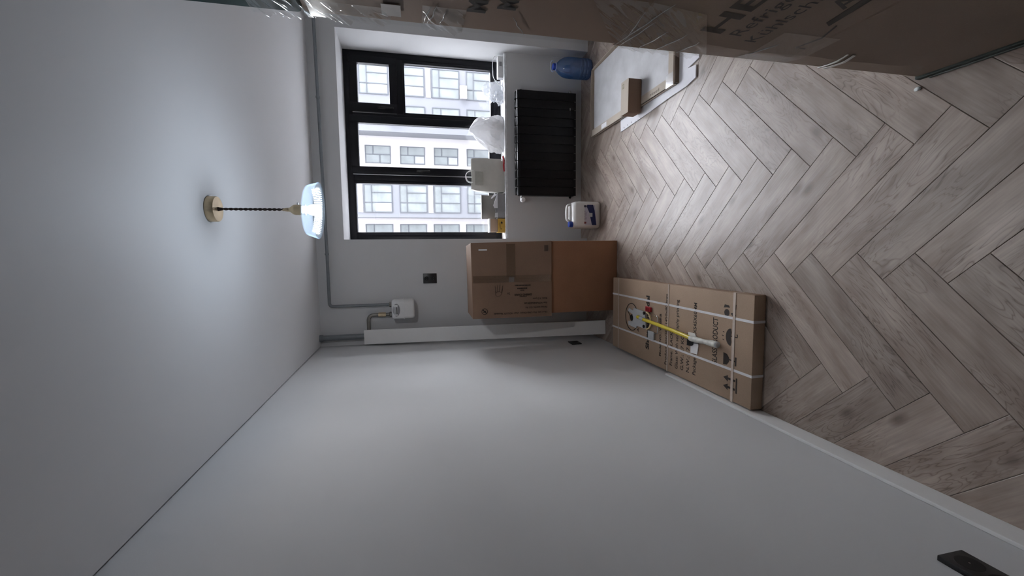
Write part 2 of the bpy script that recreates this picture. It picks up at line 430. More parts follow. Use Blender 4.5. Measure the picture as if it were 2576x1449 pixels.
# ------------------------------------------------------------------ window
win = bpy.data.objects.new('window_1', None); C.objects.link(win); win.location = ((NX0 + NX1) / 2, YW, .80)
tag(win, 'black framed three-part window with a small vent sash at top right', kind='structure')
YF0, YF1 = YW, YW + .065
def bar(name, x0, x1, z0, z1, y0=YF0, y1=YF1, parent=win, m=M_BLACKF, bv=.003):
    bm = B(); box(bm, x0, x1, y0, y1, z0, z1, bv); return obj(name, bm, m, parent, smooth=.6)
bar('frame_rail', NX0, NX1, 2.300, ZL); bar('frame_rail', NX0, NX1, .800, .872)
bar('frame_stile', NX0, 1.035, .872, 2.300); bar('frame_stile', 2.765, NX1, .872, 2.300)
bar('mullion', 1.578, 1.655, .872, 2.300); bar('mullion', 2.165, 2.235, .872, 2.300)
bar('transom', 2.235, 2.765, 1.805, 1.872)
def sash(x0, x1, z0, z1, gx0, gx1, gz0, gz1, y=YF0 - .018, name='sash'):
    bm = B()
    box(bm, x0, gx0, y, y + .06, z0, z1, .004); box(bm, gx1, x1, y, y + .06, z0, z1, .004)
    box(bm, gx0, gx1, y, y + .06, gz1, z1, .004); box(bm, gx0, gx1, y, y + .06, z0, gz0, .004)
    s = obj(name, bm, M_BLACKF, win, smooth=.6)
    bm = B(); box(bm, gx0, gx1, y + .03, y + .05, gz0, gz1); obj('pane', bm, M_GLASS, s)
    return s
# fixed left light, opening middle sash, vent, fixed lower right
sash(1.030, 1.585, .862, 2.308, 1.062, 1.548, .948, 2.290, YF0 + .004)
s2 = sash(1.645, 2.205, .868, 2.322, 1.712, 2.132, .94, 2.246)
s3 = sash(2.240, 2.770, 1.862, 2.312, 2.326, 2.702, 1.935, 2.236)
sash(2.232, 2.768, .862, 1.810, 2.257, 2.735, .915, 1.786, YF0 + .004)
bm = B(); box(bm, 1.667, 1.689, YF0 - .028, YF0 - .018, 1.63, 1.70, .003); box(bm, 1.671, 1.685, YF0 - .045, YF0 - .03, 1.56, 1.685, .004); box(bm, 1.671, 1.685, YF0 - .04, YF0 - .02, 1.67, 1.685, .003)
obj('handle', bm, M_BLACKP, s2, smooth=.6)
bm = B(); box(bm, 2.272, 2.292, YF0 - .028, YF0 - .018, 1.98, 2.05, .003); box(bm, 2.275, 2.289, YF0 - .045, YF0 - .03, 1.90, 2.035, .004)
obj('handle', bm, M_BLACKP, s3, smooth=.6)
bar('glint_strip', 1.632, 1.640, .90, 2.31, YF0 - .006, YF0 + .002, m=M_GLINT, bv=.001)  # bright metal strip stands in for the glint along the mullion gap
bm = B(); box(bm, NX0 + .001, NX1 - .001, YP + .002, YW - .001, .8, .812, .002)
tag(obj('trim_1', bm, M_WALL), kind='structure')

# ================================================================== outside: the block across the courtyard
M_FW = mat('darkened_white_render', (.325, .312, .315, 1), .9, var=.02, scale=.6)  # facade colours darkened below their true tone to balance the daylight
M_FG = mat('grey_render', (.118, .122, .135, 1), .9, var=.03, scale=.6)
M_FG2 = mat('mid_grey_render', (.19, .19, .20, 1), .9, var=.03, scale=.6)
M_FFR = mat('window_profile_grey', (.075, .08, .09, 1), .6, spec=.1)
M_FGL = mat('far_window_glass', (.14, .152, .155, 1), .5, var=.2, scale=.9, spec=.1)
M_FBL = mat('far_blind', (.19, .195, .22, 1), .6)
M_GND = mat('courtyard_paving', (.45, .45, .46, 1), .9, var=.1, scale=.3)
bm = B(); box(bm, -60, 80, 1.2, 90, -16.3, -16.0)
tag(obj('courtyard', bm, M_GND), 'pale paved courtyard between the two apartment blocks', 'ground', kind='structure')
bm = B()
for a in ((-40, NX0, -16, 45), (NX1, 45, -16, 45), (NX0, NX1, ZL, 45), (NX0, NX1, -16, .80)): box(bm, a[0], a[1], .5, .62, a[2], a[3])
box(bm, -26, -13, .62, 60, -16, 45)          # unseen wing, added to block sky light from the right reveal
struct('wall_exterior_added_wing', bm, mat('exterior_render', (.5, .5, .5, 1), .9))
bld = thing('apartment_building', 'pale white and grey apartment block seen through the window', 'building', (10, 34, -16))
YM, FL, Z0 = 34.0, 2.83, .60         # wall plane, storey height, sill height of one storey
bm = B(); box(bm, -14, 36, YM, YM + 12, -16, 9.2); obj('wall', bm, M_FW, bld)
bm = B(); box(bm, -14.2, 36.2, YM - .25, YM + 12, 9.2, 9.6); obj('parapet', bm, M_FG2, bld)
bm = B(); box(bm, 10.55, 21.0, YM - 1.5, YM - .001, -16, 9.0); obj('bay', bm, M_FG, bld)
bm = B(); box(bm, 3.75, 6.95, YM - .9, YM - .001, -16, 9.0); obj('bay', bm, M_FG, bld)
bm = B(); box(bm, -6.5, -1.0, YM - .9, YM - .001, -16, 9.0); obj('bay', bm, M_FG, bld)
def win_proto(w_, h, kind):
    """frame and pane meshes of one far window, lower left front corner at the origin"""
    bm = B(); t = .06
    box(bm, 0, t, -.06, .02, 0, h); box(bm, w_ - t, w_, -.06, .02, 0, h); box(bm, 0, w_, -.06, .02, 0, t); box(bm, 0, w_, -.06, .02, h - t, h)
    xm = w_ * (.5 if kind == 0 else .36)
    box(bm, xm - t / 2, xm + t / 2, -.06, .02, 0, h)
    if kind == 0:
        box(bm, 0, xm, -.06, .02, h * .42, h * .42 + t); box(bm, xm, w_, -.06, .02, h * .68, h * .68 + t)
    else:
        box(bm, 0, w_, -.06, .02, h * .72, h * .72 + t); box(bm, w_ * .7, w_ * .7 + t, -.06, .02, 0, h * .72)
    f = bpy.data.meshes.new('window'); bmesh.ops.recalc_face_normals(bm, faces=bm.faces); bm.to_mesh(f); bm.free(); f.materials.append(M_FFR)
    bm = B(); box(bm, .03, w_ - .03, -.02, .02, .03, h - .03)
    p = bpy.data.meshes.new('pane'); bmesh.ops.recalc_face_normals(bm, faces=bm.faces); bm.to_mesh(p); bm.free(); p.materials.append(M_FGL)
    bm = B(); box(bm, .1, xm - .06, -.03, .0, .08, h * (.40 if kind == 0 else .6))
    q = bpy.data.meshes.new('blind'); bmesh.ops.recalc_face_normals(bm, faces=bm.faces); bm.to_mesh(q); bm.free(); q.materials.append(M_FBL)
    return f, p, q
PR = {'s': win_proto(1.46, 2.07, 0), 'w': win_proto(2.3, 2.25, 1), 'n': win_proto(1.5, 2.25, 0)}
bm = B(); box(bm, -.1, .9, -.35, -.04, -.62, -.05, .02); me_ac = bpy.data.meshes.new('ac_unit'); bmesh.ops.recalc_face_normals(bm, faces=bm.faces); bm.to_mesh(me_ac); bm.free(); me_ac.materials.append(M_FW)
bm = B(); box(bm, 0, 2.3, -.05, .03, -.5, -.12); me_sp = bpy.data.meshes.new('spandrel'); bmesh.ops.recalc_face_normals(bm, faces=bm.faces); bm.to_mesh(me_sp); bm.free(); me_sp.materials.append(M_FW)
rb = random.Random(3)
def far_window(kind, x, y, z, ac=False, sp=False):
    f, p, q = PR[kind]
    o = bpy.data.objects.new('window', f); C.objects.link(o); o.parent = bld
    o.location = Vector((x, y, z)) - bld.location
    pn = bpy.data.objects.new('pane', p); C.objects.link(pn); pn.parent = o
    if rb.random() < .45: b_ = bpy.data.objects.new('blind', q); C.objects.link(b_); b_.parent = o
    if sp:
        b_ = bpy.data.objects.new('spandrel', me_sp); C.objects.link(b_); b_.parent = bld; b_.location = Vector((x, y, z)) - bld.location
    if ac:
        b_ = bpy.data.objects.new('ac_unit', me_ac); C.objects.link(b_); b_.parent = bld; b_.location = Vector((x + .15, y, z)) - bld.location
for fl in range(-4, 3):
    z = Z0 + fl * FL + .02
    far_window('s', 8.31, YM, z); far_window('n', 1.75, YM, z); far_window('s', .1, YM, z)
    far_window('w', 4.15, YM - .9, z - .05, sp=(fl % 2 == 0))
    far_window('n', 11.15, YM - 1.5, z - .05, ac=(fl == 1)); far_window('w', 13.4, YM - 1.5, z - .05, sp=(fl == 0), ac=(fl == -1)); far_window('w', 16.4, YM - 1.5, z - .05)
    far_window('w', -5.0, YM - .9, z - .05)

# ================================================================== pendant lamp
PX, PY = 1.052, -2.035
lamp = thing('pendant_lamp', 'lit pendant lamp with fluted glass shade hanging on a twisted brown cord', 'lamp', (PX, PY, H))
bm = B(); lathe(bm, [(.055, H - .0005), (.055, H - .030), (.053, H - .033)], (PX, PY, 0), 40); obj('ceiling_rose', bm, M_BRASS, lamp, smooth=.6)
bm = B()
tube(bm, [(PX, PY, H - .033), (PX, PY, H - .05)], lambda t: .009 - .003 * t, 12)
obj('cord_grip', bm, M_CORD, lamp, smooth=.8)
cord_pts = lambda ph: [(PX + .0032 * math.cos(ph + i * .72), PY + .0032 * math.sin(ph + i * .72), H - .045 - i * (.265 / 60)) for i in range(61)]
bm = B(); tube(bm, cord_pts(0), .0031, 8); tube(bm, cord_pts(PI), .0031, 8)
obj('cord', bm, M_CORD, lamp, smooth=1.0)
zs = 2.292
bm = B(); lathe(bm, [(.004, zs + .022), (.008, zs + .002), (.0085, zs - .004), (.008, zs - .006), (.010, zs - .012), (.021, zs - .026), (.023, zs - .034), (.0235, zs - .072), (.024, zs - .078)], (PX, PY, 0), 28)
obj('lamp_holder', bm, M_BRASS, lamp, smooth=.6)
bm = B(); lathe(bm, [(.0045, 0), (.0045, .010), (.003, .012)], (PX + .02, PY - .004, zs - .046), 12, axis='X'); obj('switch_knob', bm, M_CHROME, lamp, smooth=.6)
# shade: shallow fluted drum, hangs a little askew
bm = B(); nf = 72
prof = [(.024, 2.237), (.060, 2.236), (.095, 2.232), (.108, 2.226), (.113, 2.214), (.118, 2.195), (.122, 2.176), (.1255, 2.163), (.127, 2.160),
        (.1235, 2.162), (.1185, 2.180), (.1145, 2.199), (.1095, 2.214), (.1045, 2.222), (.093, 2.2275), (.060, 2.2315), (.024, 2.2325)]
prof = [(r, 2.160 + (z - 2.160) * .74) for r, z in prof]
lathe(bm, prof, (PX, PY, 0), nf * 4, flute=.010, nf=nf, cap0=False, cap1=False)
bmesh.ops.rotate(bm, cent=(PX, PY, 2.235), matrix=Matrix.Rotation(math.radians(3.0), 3, 'Y'), verts=bm.verts)
obj('glass_shade', bm, M_SHADE, lamp, smooth=1.2)
bm = B(); lathe(bm, [(.127, 2.1602), (.1285, 2.1590), (.127, 2.1575), (.1245, 2.1590)], (PX, PY, 0), 96, cap0=False, cap1=False)
bmesh.ops.rotate(bm, cent=(PX, PY, 2.235), matrix=Matrix.Rotation(math.radians(3.0), 3, 'Y'), verts=bm.verts)
obj('shade_rim', bm, M_SHADE, lamp, smooth=1.2)
bm = B(); lathe(bm, [(.002, 2.156), (.014, 2.159), (.022, 2.167), (.025, 2.178), (.024, 2.190), (.018, 2.202), (.014, 2.213)], (PX, PY, 0), 28)
obj('bulb', bm, M_BULB, lamp, smooth=1.2)
ld = bpy.data.lights.new('bulb_light', 'POINT'); ld.energy = LAMP_W; ld.color = (.97, .98, 1.0); ld.shadow_soft_size = .03
lo = bpy.data.objects.new('bulb_light', ld); C.objects.link(lo); lo.parent = lamp; lo.location = (0, 0, 2.135 - H)   # just under the bulb, inside the open shade

# ================================================================== gas pipe, meter, riser
yp = -.055
gp = thing('gas_pipe', 'thin grey gas pipe under the ceiling bending down to the white meter', 'pipe', (.37, yp, 2.5))
bm = B(); tube(bm, [(XR - .002, yp, 2.523), (.86, yp, 2.502)] + bend((.86, yp, 2.502), (.374, yp, 2.502), (.374, yp, 1.97), .035) + [(.374, yp, 1.985)], .0135, 14)
obj('pipe', bm, M_PIPE, gp, smooth=.8)
for x in (.845, 2.2):
    bm = B(); lathe(bm, [(.0175, -.008), (.0175, .008)], (x, yp, 2.503 if x < 1 else 2.515), 16, axis='X')
    box(bm, x - .006, x + .006, yp + .012, -.0005, 2.499 if x < 1 else 2.511, 2.511 if x < 1 else 2.523); obj('bracket', bm, M_PIPE, gp, smooth=.6)
# meter
mx0, mx1, mz0, mz1, my0, my1 = .252, .424, 1.756, 1.957, -.185, -.03
mt = thing('gas_meter', 'small white gas meter with a dial window on the back wall', 'meter', ((mx0 + mx1) / 2, -.1, mz0))
bm = B(); W_, D_ = mx1 - mx0, my1 - my0; cx, cy = (mx0 + mx1) / 2, (my0 + my1) / 2
rings = [rrect(W_ - .03, D_ - .03, .03, mz0, cx=cx, cy=cy), rrect(W_ - .012, D_ - .012, .03, mz0 + .006, cx=cx, cy=cy), rrect(W_, D_, .03, mz0 + .02, cx=cx, cy=cy), rrect(W_, D_, .03, 1.848, cx=cx, cy=cy)]
loft(bm, rings); obj('lower_case', bm, M_METER, mt, smooth=.7)
bm = B(); rings = [rrect(W_, D_, .03, 1.852, cx=cx, cy=cy), rrect(W_, D_, .03, mz1 - .02, cx=cx, cy=cy), rrect(W_ - .012, D_ - .012, .03, mz1 - .006, cx=cx, cy=cy), rrect(W_ - .04, D_ - .04, .03, mz1, cx=cx, cy=cy)]
loft(bm, rings); obj('upper_case', bm, M_METER, mt, smooth=.7)
bm = B(); loft(bm, [rrect(W_ + .012, D_ + .012, .034, 1.847, cx=cx, cy=cy), rrect(W_ + .012, D_ + .012, .034, 1.853, cx=cx, cy=cy)]); obj('seam_flange', bm, M_METER, mt)
bm = B()
lathe(bm, [(.058, -.001), (.056, .010)], (cx - .003, my0, 1.905), 28, axis='Y')
for v in bm.verts: v.co.z = 1.915 + (v.co.z - 1.905) * .55
dl = obj('dial_housing', bm, mat('smoky_grey', (.28, .28, .29, 1), .35), mt, smooth=.6)
bm = B(); box(bm, cx - .052, cx + .046, my0 - .016, my0 - .009, 1.902, 1.938, .002); d2 = obj('dial_plate', bm, M_METER, dl)
bm = B(); box(bm, cx - .040, cx + .026, my0 - .0172, my0 - .0158, 1.906, 1.914); obj('counter_window', bm, M_INK, dl)
bm = B(); box(bm, cx - .040, cx + .026, my0 - .0170, my0 - .0158, 1.919, 1.934); obj('dial_print', bm, mat('dial_grey', (.42, .42, .43, 1), .6), dl)
for x in (.374, .282):
    bm = B(); lathe(bm, [(.021, mz1 - .002), (.024, mz1 + .004), (.024, mz1 + .022), (.017, mz1 + .028)], (x, -.058, 0), 6); obj('union_nut', bm, M_STEEL, mt, smooth=.4)
# short elbow from the meter to behind the leaning board
el = thing('meter_inlet_elbow', 'dark steel elbow pipe with brass fitting beside the gas meter', 'pipe', (.282, -.058, 1.985))
bm = B(); tube(bm, [(.282, -.058, mz1 + .028), (.282, -.058, 2.02)] + bend((.282, -.058, 2.0), (.282, -.058, 2.172), (.02, -.058, 2.172), .055) + [(.113, -.058, 2.172)], .0165, 14); obj('pipe', bm, M_STEEL, el, smooth=.8)
bm = B(); lathe(bm, [(.019, 2.015), (.021, 2.022), (.021, 2.075), (.019, 2.083)], (.282, -.058, 0), 6); obj('brass_fitting', bm, M_BRASS, el, smooth=.4)
rs = thing('gas_riser', 'dark grey gas riser pipe dropping from the ceiling in the corner', 'pipe', (.085, -.045, H))
bm = B(); tube(bm, [(.085, -.045, H - .0005), (.085, -.045, .002)], .026, 18); obj('pipe', bm, M_PIPE, rs, smooth=.8)
bm = B(); lathe(bm, [(.032, H - .0006), (.032, H - .028)], (.085, -.045, 0), 20); obj('collar', bm, M_PIPE, rs, smooth=.6)
# white board leaning in the corner (bottom on the floor, top against the riser)
bl = Vector((.1305, -.4535, 0)); tl = Vector((.082, -.075, 2.21))
bd = bpy.data.objects.new('leaning_board', None); C.objects.link(bd); bd.location = (bl.x, bl.y, 0.001)
tag(bd, 'long white board leaning upright in the corner beside the cartons', 'board')
ax = (tl - bl).normalized(); side = Vector((1, 0, 0)); side = (side - ax * side.dot(ax)).normalized(); nn = ax.cross(side)
Ln = (tl - bl).length
def bpt(s, t, d): return tuple(bl + side * s + ax * t + nn * d)
bm = B()
hw = .0665
prof2 = [(-hw, .0), (-hw, .010), (-hw + .004, .014), (hw - .004, .014), (hw, .010), (hw, .0)]
sg = 1 if nn.y < 0 else -1
loft(bm, [[bpt(s, .003, sg * d) for s, d in prof2], [bpt(s, Ln, sg * d) for s, d in prof2]])
obj('face_board', bm, M_TRIM, bd)
bm = B(); box(bm, -hw + .012, hw - .012, -.010, 0, .012, Ln - .012)
bmesh.ops.transform(bm, matrix=Matrix.Translation(bl) @ Matrix((side, -nn * sg, ax)).transposed().to_4x4(), verts=bm.verts)
for v in bm.verts: pass
obj('back_lining', bm, M_TRIM, bd)

# ================================================================== sockets
sk = thing('wall_socket', 'black double wall socket plate on the back wall beside the window', 'socket', (.604, 0, 1.54))
bm = B(); box(bm, .557, .652, -.010, -.0005, 1.54, 1.667, .002); obj('plate', bm, M_BLACKP, sk, smooth=.6)
for zz in (1.572, 1.635):
    bm = B(); lathe(bm, [(.0195, .0095), (.0195, .0108), (.017, .0108)], (.604, 0, zz), 24, axis='Y'); o = obj('socket_face', bm, M_BLACK, sk, smooth=.6)
    for dx in (-.008, .008):
        bm = B(); lathe(bm, [(.0022, .0105), (.0022, .0112)], (.604 + dx, 0, zz), 10, axis='Y'); obj('pin_hole', bm, M_STEEL, o)
sk = thing('wall_socket', 'black socket plate low on the left wall behind the strapped carton', 'socket', (0, -.487, .275))
bm = B(); box(bm, .0005, .011, -.545, -.430, .275, .368, .002); obj('plate', bm, M_BLACKP, sk, smooth=.6)
bm = B(); lathe(bm, [(.030, .0105), (.030, .0118), (.026, .0118)], (0, -.487, .32), 24, axis='X'); obj('socket_face', bm, M_BLACK, sk, smooth=.6)
sk = thing('wall_socket', 'black multi-gang socket plate above the skirting, nearest the camera', 'socket', (0, -3.45, .286))
bm = B(); box(bm, .0005, .016, -3.565, -3.334, .282, .372, .002); obj('plate', bm, M_BLACKP, sk, smooth=.6)
for yy in (-3.378, -3.449, -3.520):
    bm = B(); lathe(bm, [(.030, .0155), (.030, .0165), (.027, .0165)], (0, yy, .327), 24, axis='X'); o = obj('socket_face', bm, M_BLACK, sk, smooth=.6)
    bm = B(); lathe(bm, [(.0022, .0162), (.0022, .0172)], (0, yy, .327), 10, axis='X'); obj('screw', bm, M_CHROME, o)

# ================================================================== radiator
rd = thing('radiator', 'black twelve-section panel radiator under the window', 'radiator', (1.925, .11, .104))
RX0, RX1, RZ0, RZ1, RY = 1.412, 2.434, .104, .727, .052
pitch = (RX1 - RX0) / 12
bm = B()
pw = pitch - .0055
# front plate, curved top hood, rear fins
pr = [(0, RZ0), (0, RZ1 - .045), (.003, RZ1 - .028), (.010, RZ1 - .015), (.022, RZ1 - .010), (.022, RZ1 - .014), (.012, RZ1 - .020), (.007, RZ1 - .032), (.006, RZ1 - .05), (.006, RZ0)]
loft(bm, [[(-pw / 2, d, z) for d, z in pr], [(pw / 2, d, z) for d, z in pr]])
box(bm, -pw / 2 + .004, pw / 2 - .004, .03, .085, RZ1 - .03, RZ1, .006)
box(bm, -pitch / 2, pitch / 2, .010, .085, RZ0 + .018, RZ1 - .03)
box(bm, -pw / 2 + .004, pw / 2 - .004, .012, .085, RZ0 + .004, RZ0 + .05, .008)
box(bm, -pitch / 2, pitch / 2, .03, .06, RZ0 + .03, RZ0 + .055); box(bm, -pitch / 2, pitch / 2, .03, .06, RZ1 - .075, RZ1 - .045)
bmesh.ops.recalc_face_normals(bm, faces=bm.faces)
me_s = bpy.data.meshes.new('section'); bm.to_mesh(me_s); bm.free(); shade(me_s, .5); me_s.materials.append(M_BLACK)
for i in range(12):
    o = bpy.data.objects.new('section', me_s); C.objects.link(o); o.parent = rd
    o.location = Vector((RX0 + (i + .5) * pitch, RY, 0)) - rd.location
bm = B(); lathe(bm, [(.009, 0), (.009, -.02), (.014, -.022), (.014, -.034), (.006, -.036)], (RX0, RY + .045, RZ1 - .06), 16, axis='X'); vb = obj('valve_body', bm, M_CHROME, rd, smooth=.6)
bm = B(); lathe(bm, [(.012, -.01), (.021, -.002), (.023, .006), (.023, .040), (.020, .046), (.012, .049)], (RX0 - .047, RY + .02, RZ1 - .06), 24, axis='Y'); obj('thermostat_knob', bm, M_WHITE, vb, smooth=.7)
bm = B(); lathe(bm, [(.014, 0), (.014, -.012), (.006, -.020)], (RX0, RY + .045, RZ0 + .045), 12, axis='X'); vb = obj('blanking_plug', bm, M_BLACK, rd, smooth=.6)
bm = B(); lathe(bm, [(.004, -.02), (.004, -.026)], (RX0, RY + .045, RZ0 + .045), 10, axis='X'); obj('bleed_screw', bm, M_CHROME, vb)
bm = B(); lathe(bm, [(.012, 0), (.012, .018), (.009, .02), (.009, .03)], (RX1, RY + .045, RZ0 + .045), 12, axis='X'); lathe(bm, [(.008, -.03), (.008, .012)], (RX1 + .032, RY + .06, RZ0 + .045), 12, axis='Y'); obj('lockshield_valve', bm, M_CHROME, rd, smooth=.6)
bm = B(); lathe(bm, [(.013, 0), (.013, .012), (.006, .016)], (RX1, RY + .045, RZ1 - .06), 12, axis='X'); obj('bleed_valve', bm, M_BLACK, rd, smooth=.6)
bm = B(); box(bm, RX1 - 2.05 * pitch, RX1 - 1.95 * pitch + .018, RY - .0012, RY - .0002, .165, .1685); obj('badge', bm, M_CHROME, rd)

# ================================================================== stacked cartons in the corner
X_, Y_, Z_ = Vector((1, 0, 0)), Vector((0, 1, 0)), Vector((0, 0, 1))
FRONT = -Y_
def carton_front_tape(parent, x0, x1, y, z0, z1, m=M_TAPE, name='tape'):
    bm = B(); box(bm, x0, x1, y - .0012, y - .0002, z0, z1); return obj(name, bm, m, parent)
lc = thing('cardboard_carton', 'plain reddish-brown carton standing on the floor beneath the printed chair carton', 'carton', (.63, -.49, 0))
bm = B(); box(bm, .322, .937, -.680, -.30, .0005, .612, .006); obj('body', bm, M_CARD2, lc, smooth=.5)
uc = thing('cardboard_carton', 'brown chair carton with upside-down printing on top of the plain carton', 'carton', (.62, -.52, .613))
bm = B()
# slightly swollen, with the far top edge crushed
v = [(.300, -.702, .613), (.938, -.700, .613), (.928, -.335, .613), (.300, -.335, .613)]
t_ = [(.303, -.700, 1.288), (.924, -.700, 1.296), (.905, -.345, 1.292), (.312, -.345, 1.286)]
loft(bm, [v, [(x, y - (.006 if y < -.5 else 0), 0.95) for (x, y, z) in [((a[0] + b[0]) / 2, (a[1] + b[1]) / 2, 0) for a, b in zip(v, t_)]], t_])
bmesh.ops.bevel(bm, geom=[e for e in bm.edges if e.calc_face_angle(0) > .5], offset=.005, segments=2, affect='EDGES')
obj('body', bm, M_CARD, uc, smooth=.5)
fy = -.7075
bm = B(); box(bm, .626, .627, fy - .0002, fy + .002, .63, 1.28)
o = obj('flap_seam', bm, M_INK2, uc)
# sealing tape along the long seam (runs floor-to-ceiling in the picture's terms) and across
carton_front_tape(uc, .598, .655, fy, .622, 1.284)
carton_front_tape(uc, .640, .915, fy - .0010, .93, 1.005)
carton_front_tape(uc, .60, .645, fy - .0010, .94, .985, M_CTAPE)
bm = B(); box(bm, .862, .874, fy - .006, fy - .0004, 1.165, 1.235, .002); obj('torn_label', bm, M_PAPER, uc)
bm = B(); box(bm, .848, .906, fy - .0012, fy - .0002, .640, .682); bc = obj('barcode_label', bm, M_CARDD, uc)
for i in range(9):
    bm = B(); zz = .645 + i * .0038; box(bm, .852, .902, fy - .0018, fy - .0010, zz, zz + (.0022 if i % 3 else .0012)); obj('barcode_bar', bm, M_INK, bc)
RU, UU = Z_, -X_                       # carton lies on its side: printing climbs
def ut(body, x, z, size, width=None, bold=.0004, m=M_INK2): return text(body, (x, fy - .0012, z), RU, UU, size, m, uc, width, bold=bold)
ut('Norr-kik: Pac-Uikk-Dining chair HOLLEY Bngsauk', .345, .655, .020, .46)
ut('Gross weight 15.1 kg', .388, .655, .020, .19)
ut('Size: W70xH62xD54 cm', .425, .655, .020, .20)
ut('Box: 1/2 pcs', .462, .655, .020, .125)
ut('DINING CHAIR', .500, .79, .024, .150)
ut('2x', .512, .975, .026)
# small lines too faint to read in the picture: word-shaped smears of ink
rw = random.Random(11)
for x, z, wd, h in ((.480, .835, .06, .006), (.532, .855, .035, .006), (.550, .830, .085, .009), (.575, .80, .135, .009)):
    bm = B(); q = 0
    while q < wd:
        l_ = min(rw.uniform(.006, .014), wd - q); flat(bm, (x, fy - .0012, z), RU, UU, [(q, 0), (q + l_, 0), (q + l_, h), (q, h)]); q += l_ + .002
    obj('faint_print', bm, M_INK2, uc)
# no-knife sign
bm = B(); flat(bm, (.362, fy - .0006, 1.192), RU, UU, circ(.026, 28)); ng = obj('handling_sign', bm, M_INK2, uc)
bm = B(); flat(bm, (.362, fy - .0014, 1.192), RU, UU, circ(.021, 28)); obj('sign_field', bm, M_CARD, ng)
bm = B(); flat(bm, (.362, fy - .0022, 1.192), RU, UU, [(-.019, .013), (.013, -.019), (.019, -.013), (-.013, .019)]); flat(bm, (.362, fy - .0022, 1.192), RU, UU, [(-.014, -.008), (-.004, -.008), (.012, .004), (.010, .010), (-.006, .004)]); obj('sign_mark', bm, M_INK2, ng)
# chair drawing
bm = B()
ch = lambda a, b: tuple(Vector((.515, fy - .0012, 1.07)) + RU * a + UU * b)
for p in ([(-.03, -.03), (-.02, .01), (.0, .03), (.02, .028), (.03, .012), (.028, -.02)], [(-.022, .005), (-.006, -.008), (.016, -.006), (.028, .004)], [(-.020, .0), (-.032, -.055)], [(.024, .0), (.034, -.055)], [(-.004, -.008), (-.006, -.065)], [(.012, -.006), (.014, -.06)]):
    tube(bm, [ch(a, b) for a, b in p], .0011, 5, sub=3 if len(p) > 2 else 0)
obj('chair_drawing', bm, M_INK2, uc)

# ================================================================== strapped flat carton on the floor
sc = thing('strapped_carton', 'long flat glass-panel carton with white straps lying along the left wall', 'carton', (.32, -1.54, 0))
SX0, SX1, SY0, SY1, SZ = .022, .620, -2.332, -.752, .072
bm = B(); box(bm, SX0, SX1, SY0, SY1, .0005, SZ, .006); obj('body', bm, M_CARD3, sc, smooth=.5)
bm = B(); box(bm, SX1 - .0004, SX1 + .0012, -1.47, SY1 - .02, .018, .030); obj('side_flap', bm, M_CARD, sc)
bm = B(); box(bm, SX1 - .0004, SX1 + .0012, SY0 + .02, -1.50, .016, .026); obj('side_flap', bm, M_CARD, sc)
for x in (.481, .198):
    bm = B()
    box(bm, x - .007, x + .007, SY0 - .0012, SY1 + .001, SZ + .0002, SZ + .0016); box(bm, x - .007, x + .007, SY0 - .0014, SY0 - .0002, .002, SZ + .0014)
    obj('strap', bm, M_STRAP, sc)
for y, wd in ((-.863, .005), (-1.585, .006), (-2.197, .009)):
    bm = B()
    box(bm, SX0 - .001, SX1 + .001, y - wd, y + wd, SZ + .0016, SZ + .003); box(bm, SX1 + .0002, SX1 + .0016, y - wd, y + wd, .002, SZ + .003)
    obj('cross_strap', bm, mat('cream_strap', (.56, .47, .40, 1), .45), sc)
zt = SZ + .0009
def st(body, x, y, size, width=None, bold=.0006, shear=.0): return text(body, (x, y, zt), X_, Y_, size, M_INK, sc, width, bold=bold, shear=shear)
# oval maker's mark
bm = B(); ring = [(.325 + .107 * math.cos(a), -1.085 + .098 * math.sin(a)) for a in [2 * PI * i / 40 for i in range(41)]]
tube(bm, [(x, y, zt) for x, y in ring], .0032, 5)
em = obj('oval_emblem', bm, M_INK, sc)
bm = B(); tube(bm, [(.262, -1.155, zt), (.300, -1.095, zt), (.352, -1.035, zt), (.366, -1.02, zt), (.358, -1.06, zt), (.352, -1.12, zt), (.372, -1.14, zt)], .003, 5, sub=4)
tube(bm, [(.29, -1.12, zt), (.33, -1.115, zt), (.385, -1.085, zt)], .0018, 5, sub=4); obj('emblem_letter', bm, M_INK, em)
st('A', .225, -1.20, .040)
st('Shower model', .118, -1.345, .062, .40, .003)
st('Model NO.: W458-B', .105, -1.505, .034, .30)
st('Product size(50): 1450x800mm', .062, -1.575, .036, .49)
st('Frame: BLACK', .072, -1.640, .040, .23)
st('Glass: With serigraphy printing', .066, -1.702, .042, .46)
st('G.W.: 27 KGS', .072, -1.762, .042, .25)
st('N.W.: 17 KGS', .074, -1.822, .042, .25)
st('Package size: 1810X545X60MM', .076, -1.885, .042, .45)
st('GLASS PRODUCT', .190, -2.072, .058, .272, .0008)
# handling icons
def icon(name, cx, cy, polys):
    bm = B()
    for p in polys: flat(bm, (cx, cy, SZ + .0004), X_, Y_, p)
    return obj(name, bm, M_INK, sc)
icon('recycling_icon', .517, -2.158, [circ(.020, 14, -.012, .018), [(.014, .042), (.032, .036), (.030, .004), (.018, -.004), (.018, .02)], [(-.03, -.03), (-.012, -.012), (-.004, -.034), (-.018, -.052)], [(.012, -.05), (.028, -.028), (.040, -.052)]])
icon('umbrella_icon', .378, -2.166, [[(-.052, -.01)] + [(.048 * math.cos(a) - .004, -.01 + .038 * math.sin(a)) for a in [PI - PI * i / 10 for i in range(11)]] + [(.022, -.016), (-.004, -.01), (-.030, -.016)], [(.0, -.01), (.006, -.01), (.006, -.06), (.0, -.06)], [(.006, -.055), (.02, -.052), (.02, -.06), (.006, -.062)], [(-.03, .04), (-.026, .04), (-.024, .052), (-.028, .052)], [(-.008, .044), (-.004, .044), (-.002, .058), (-.006, .058)], [(.014, .040), (.018, .040), (.02, .052), (.016, .052)]])
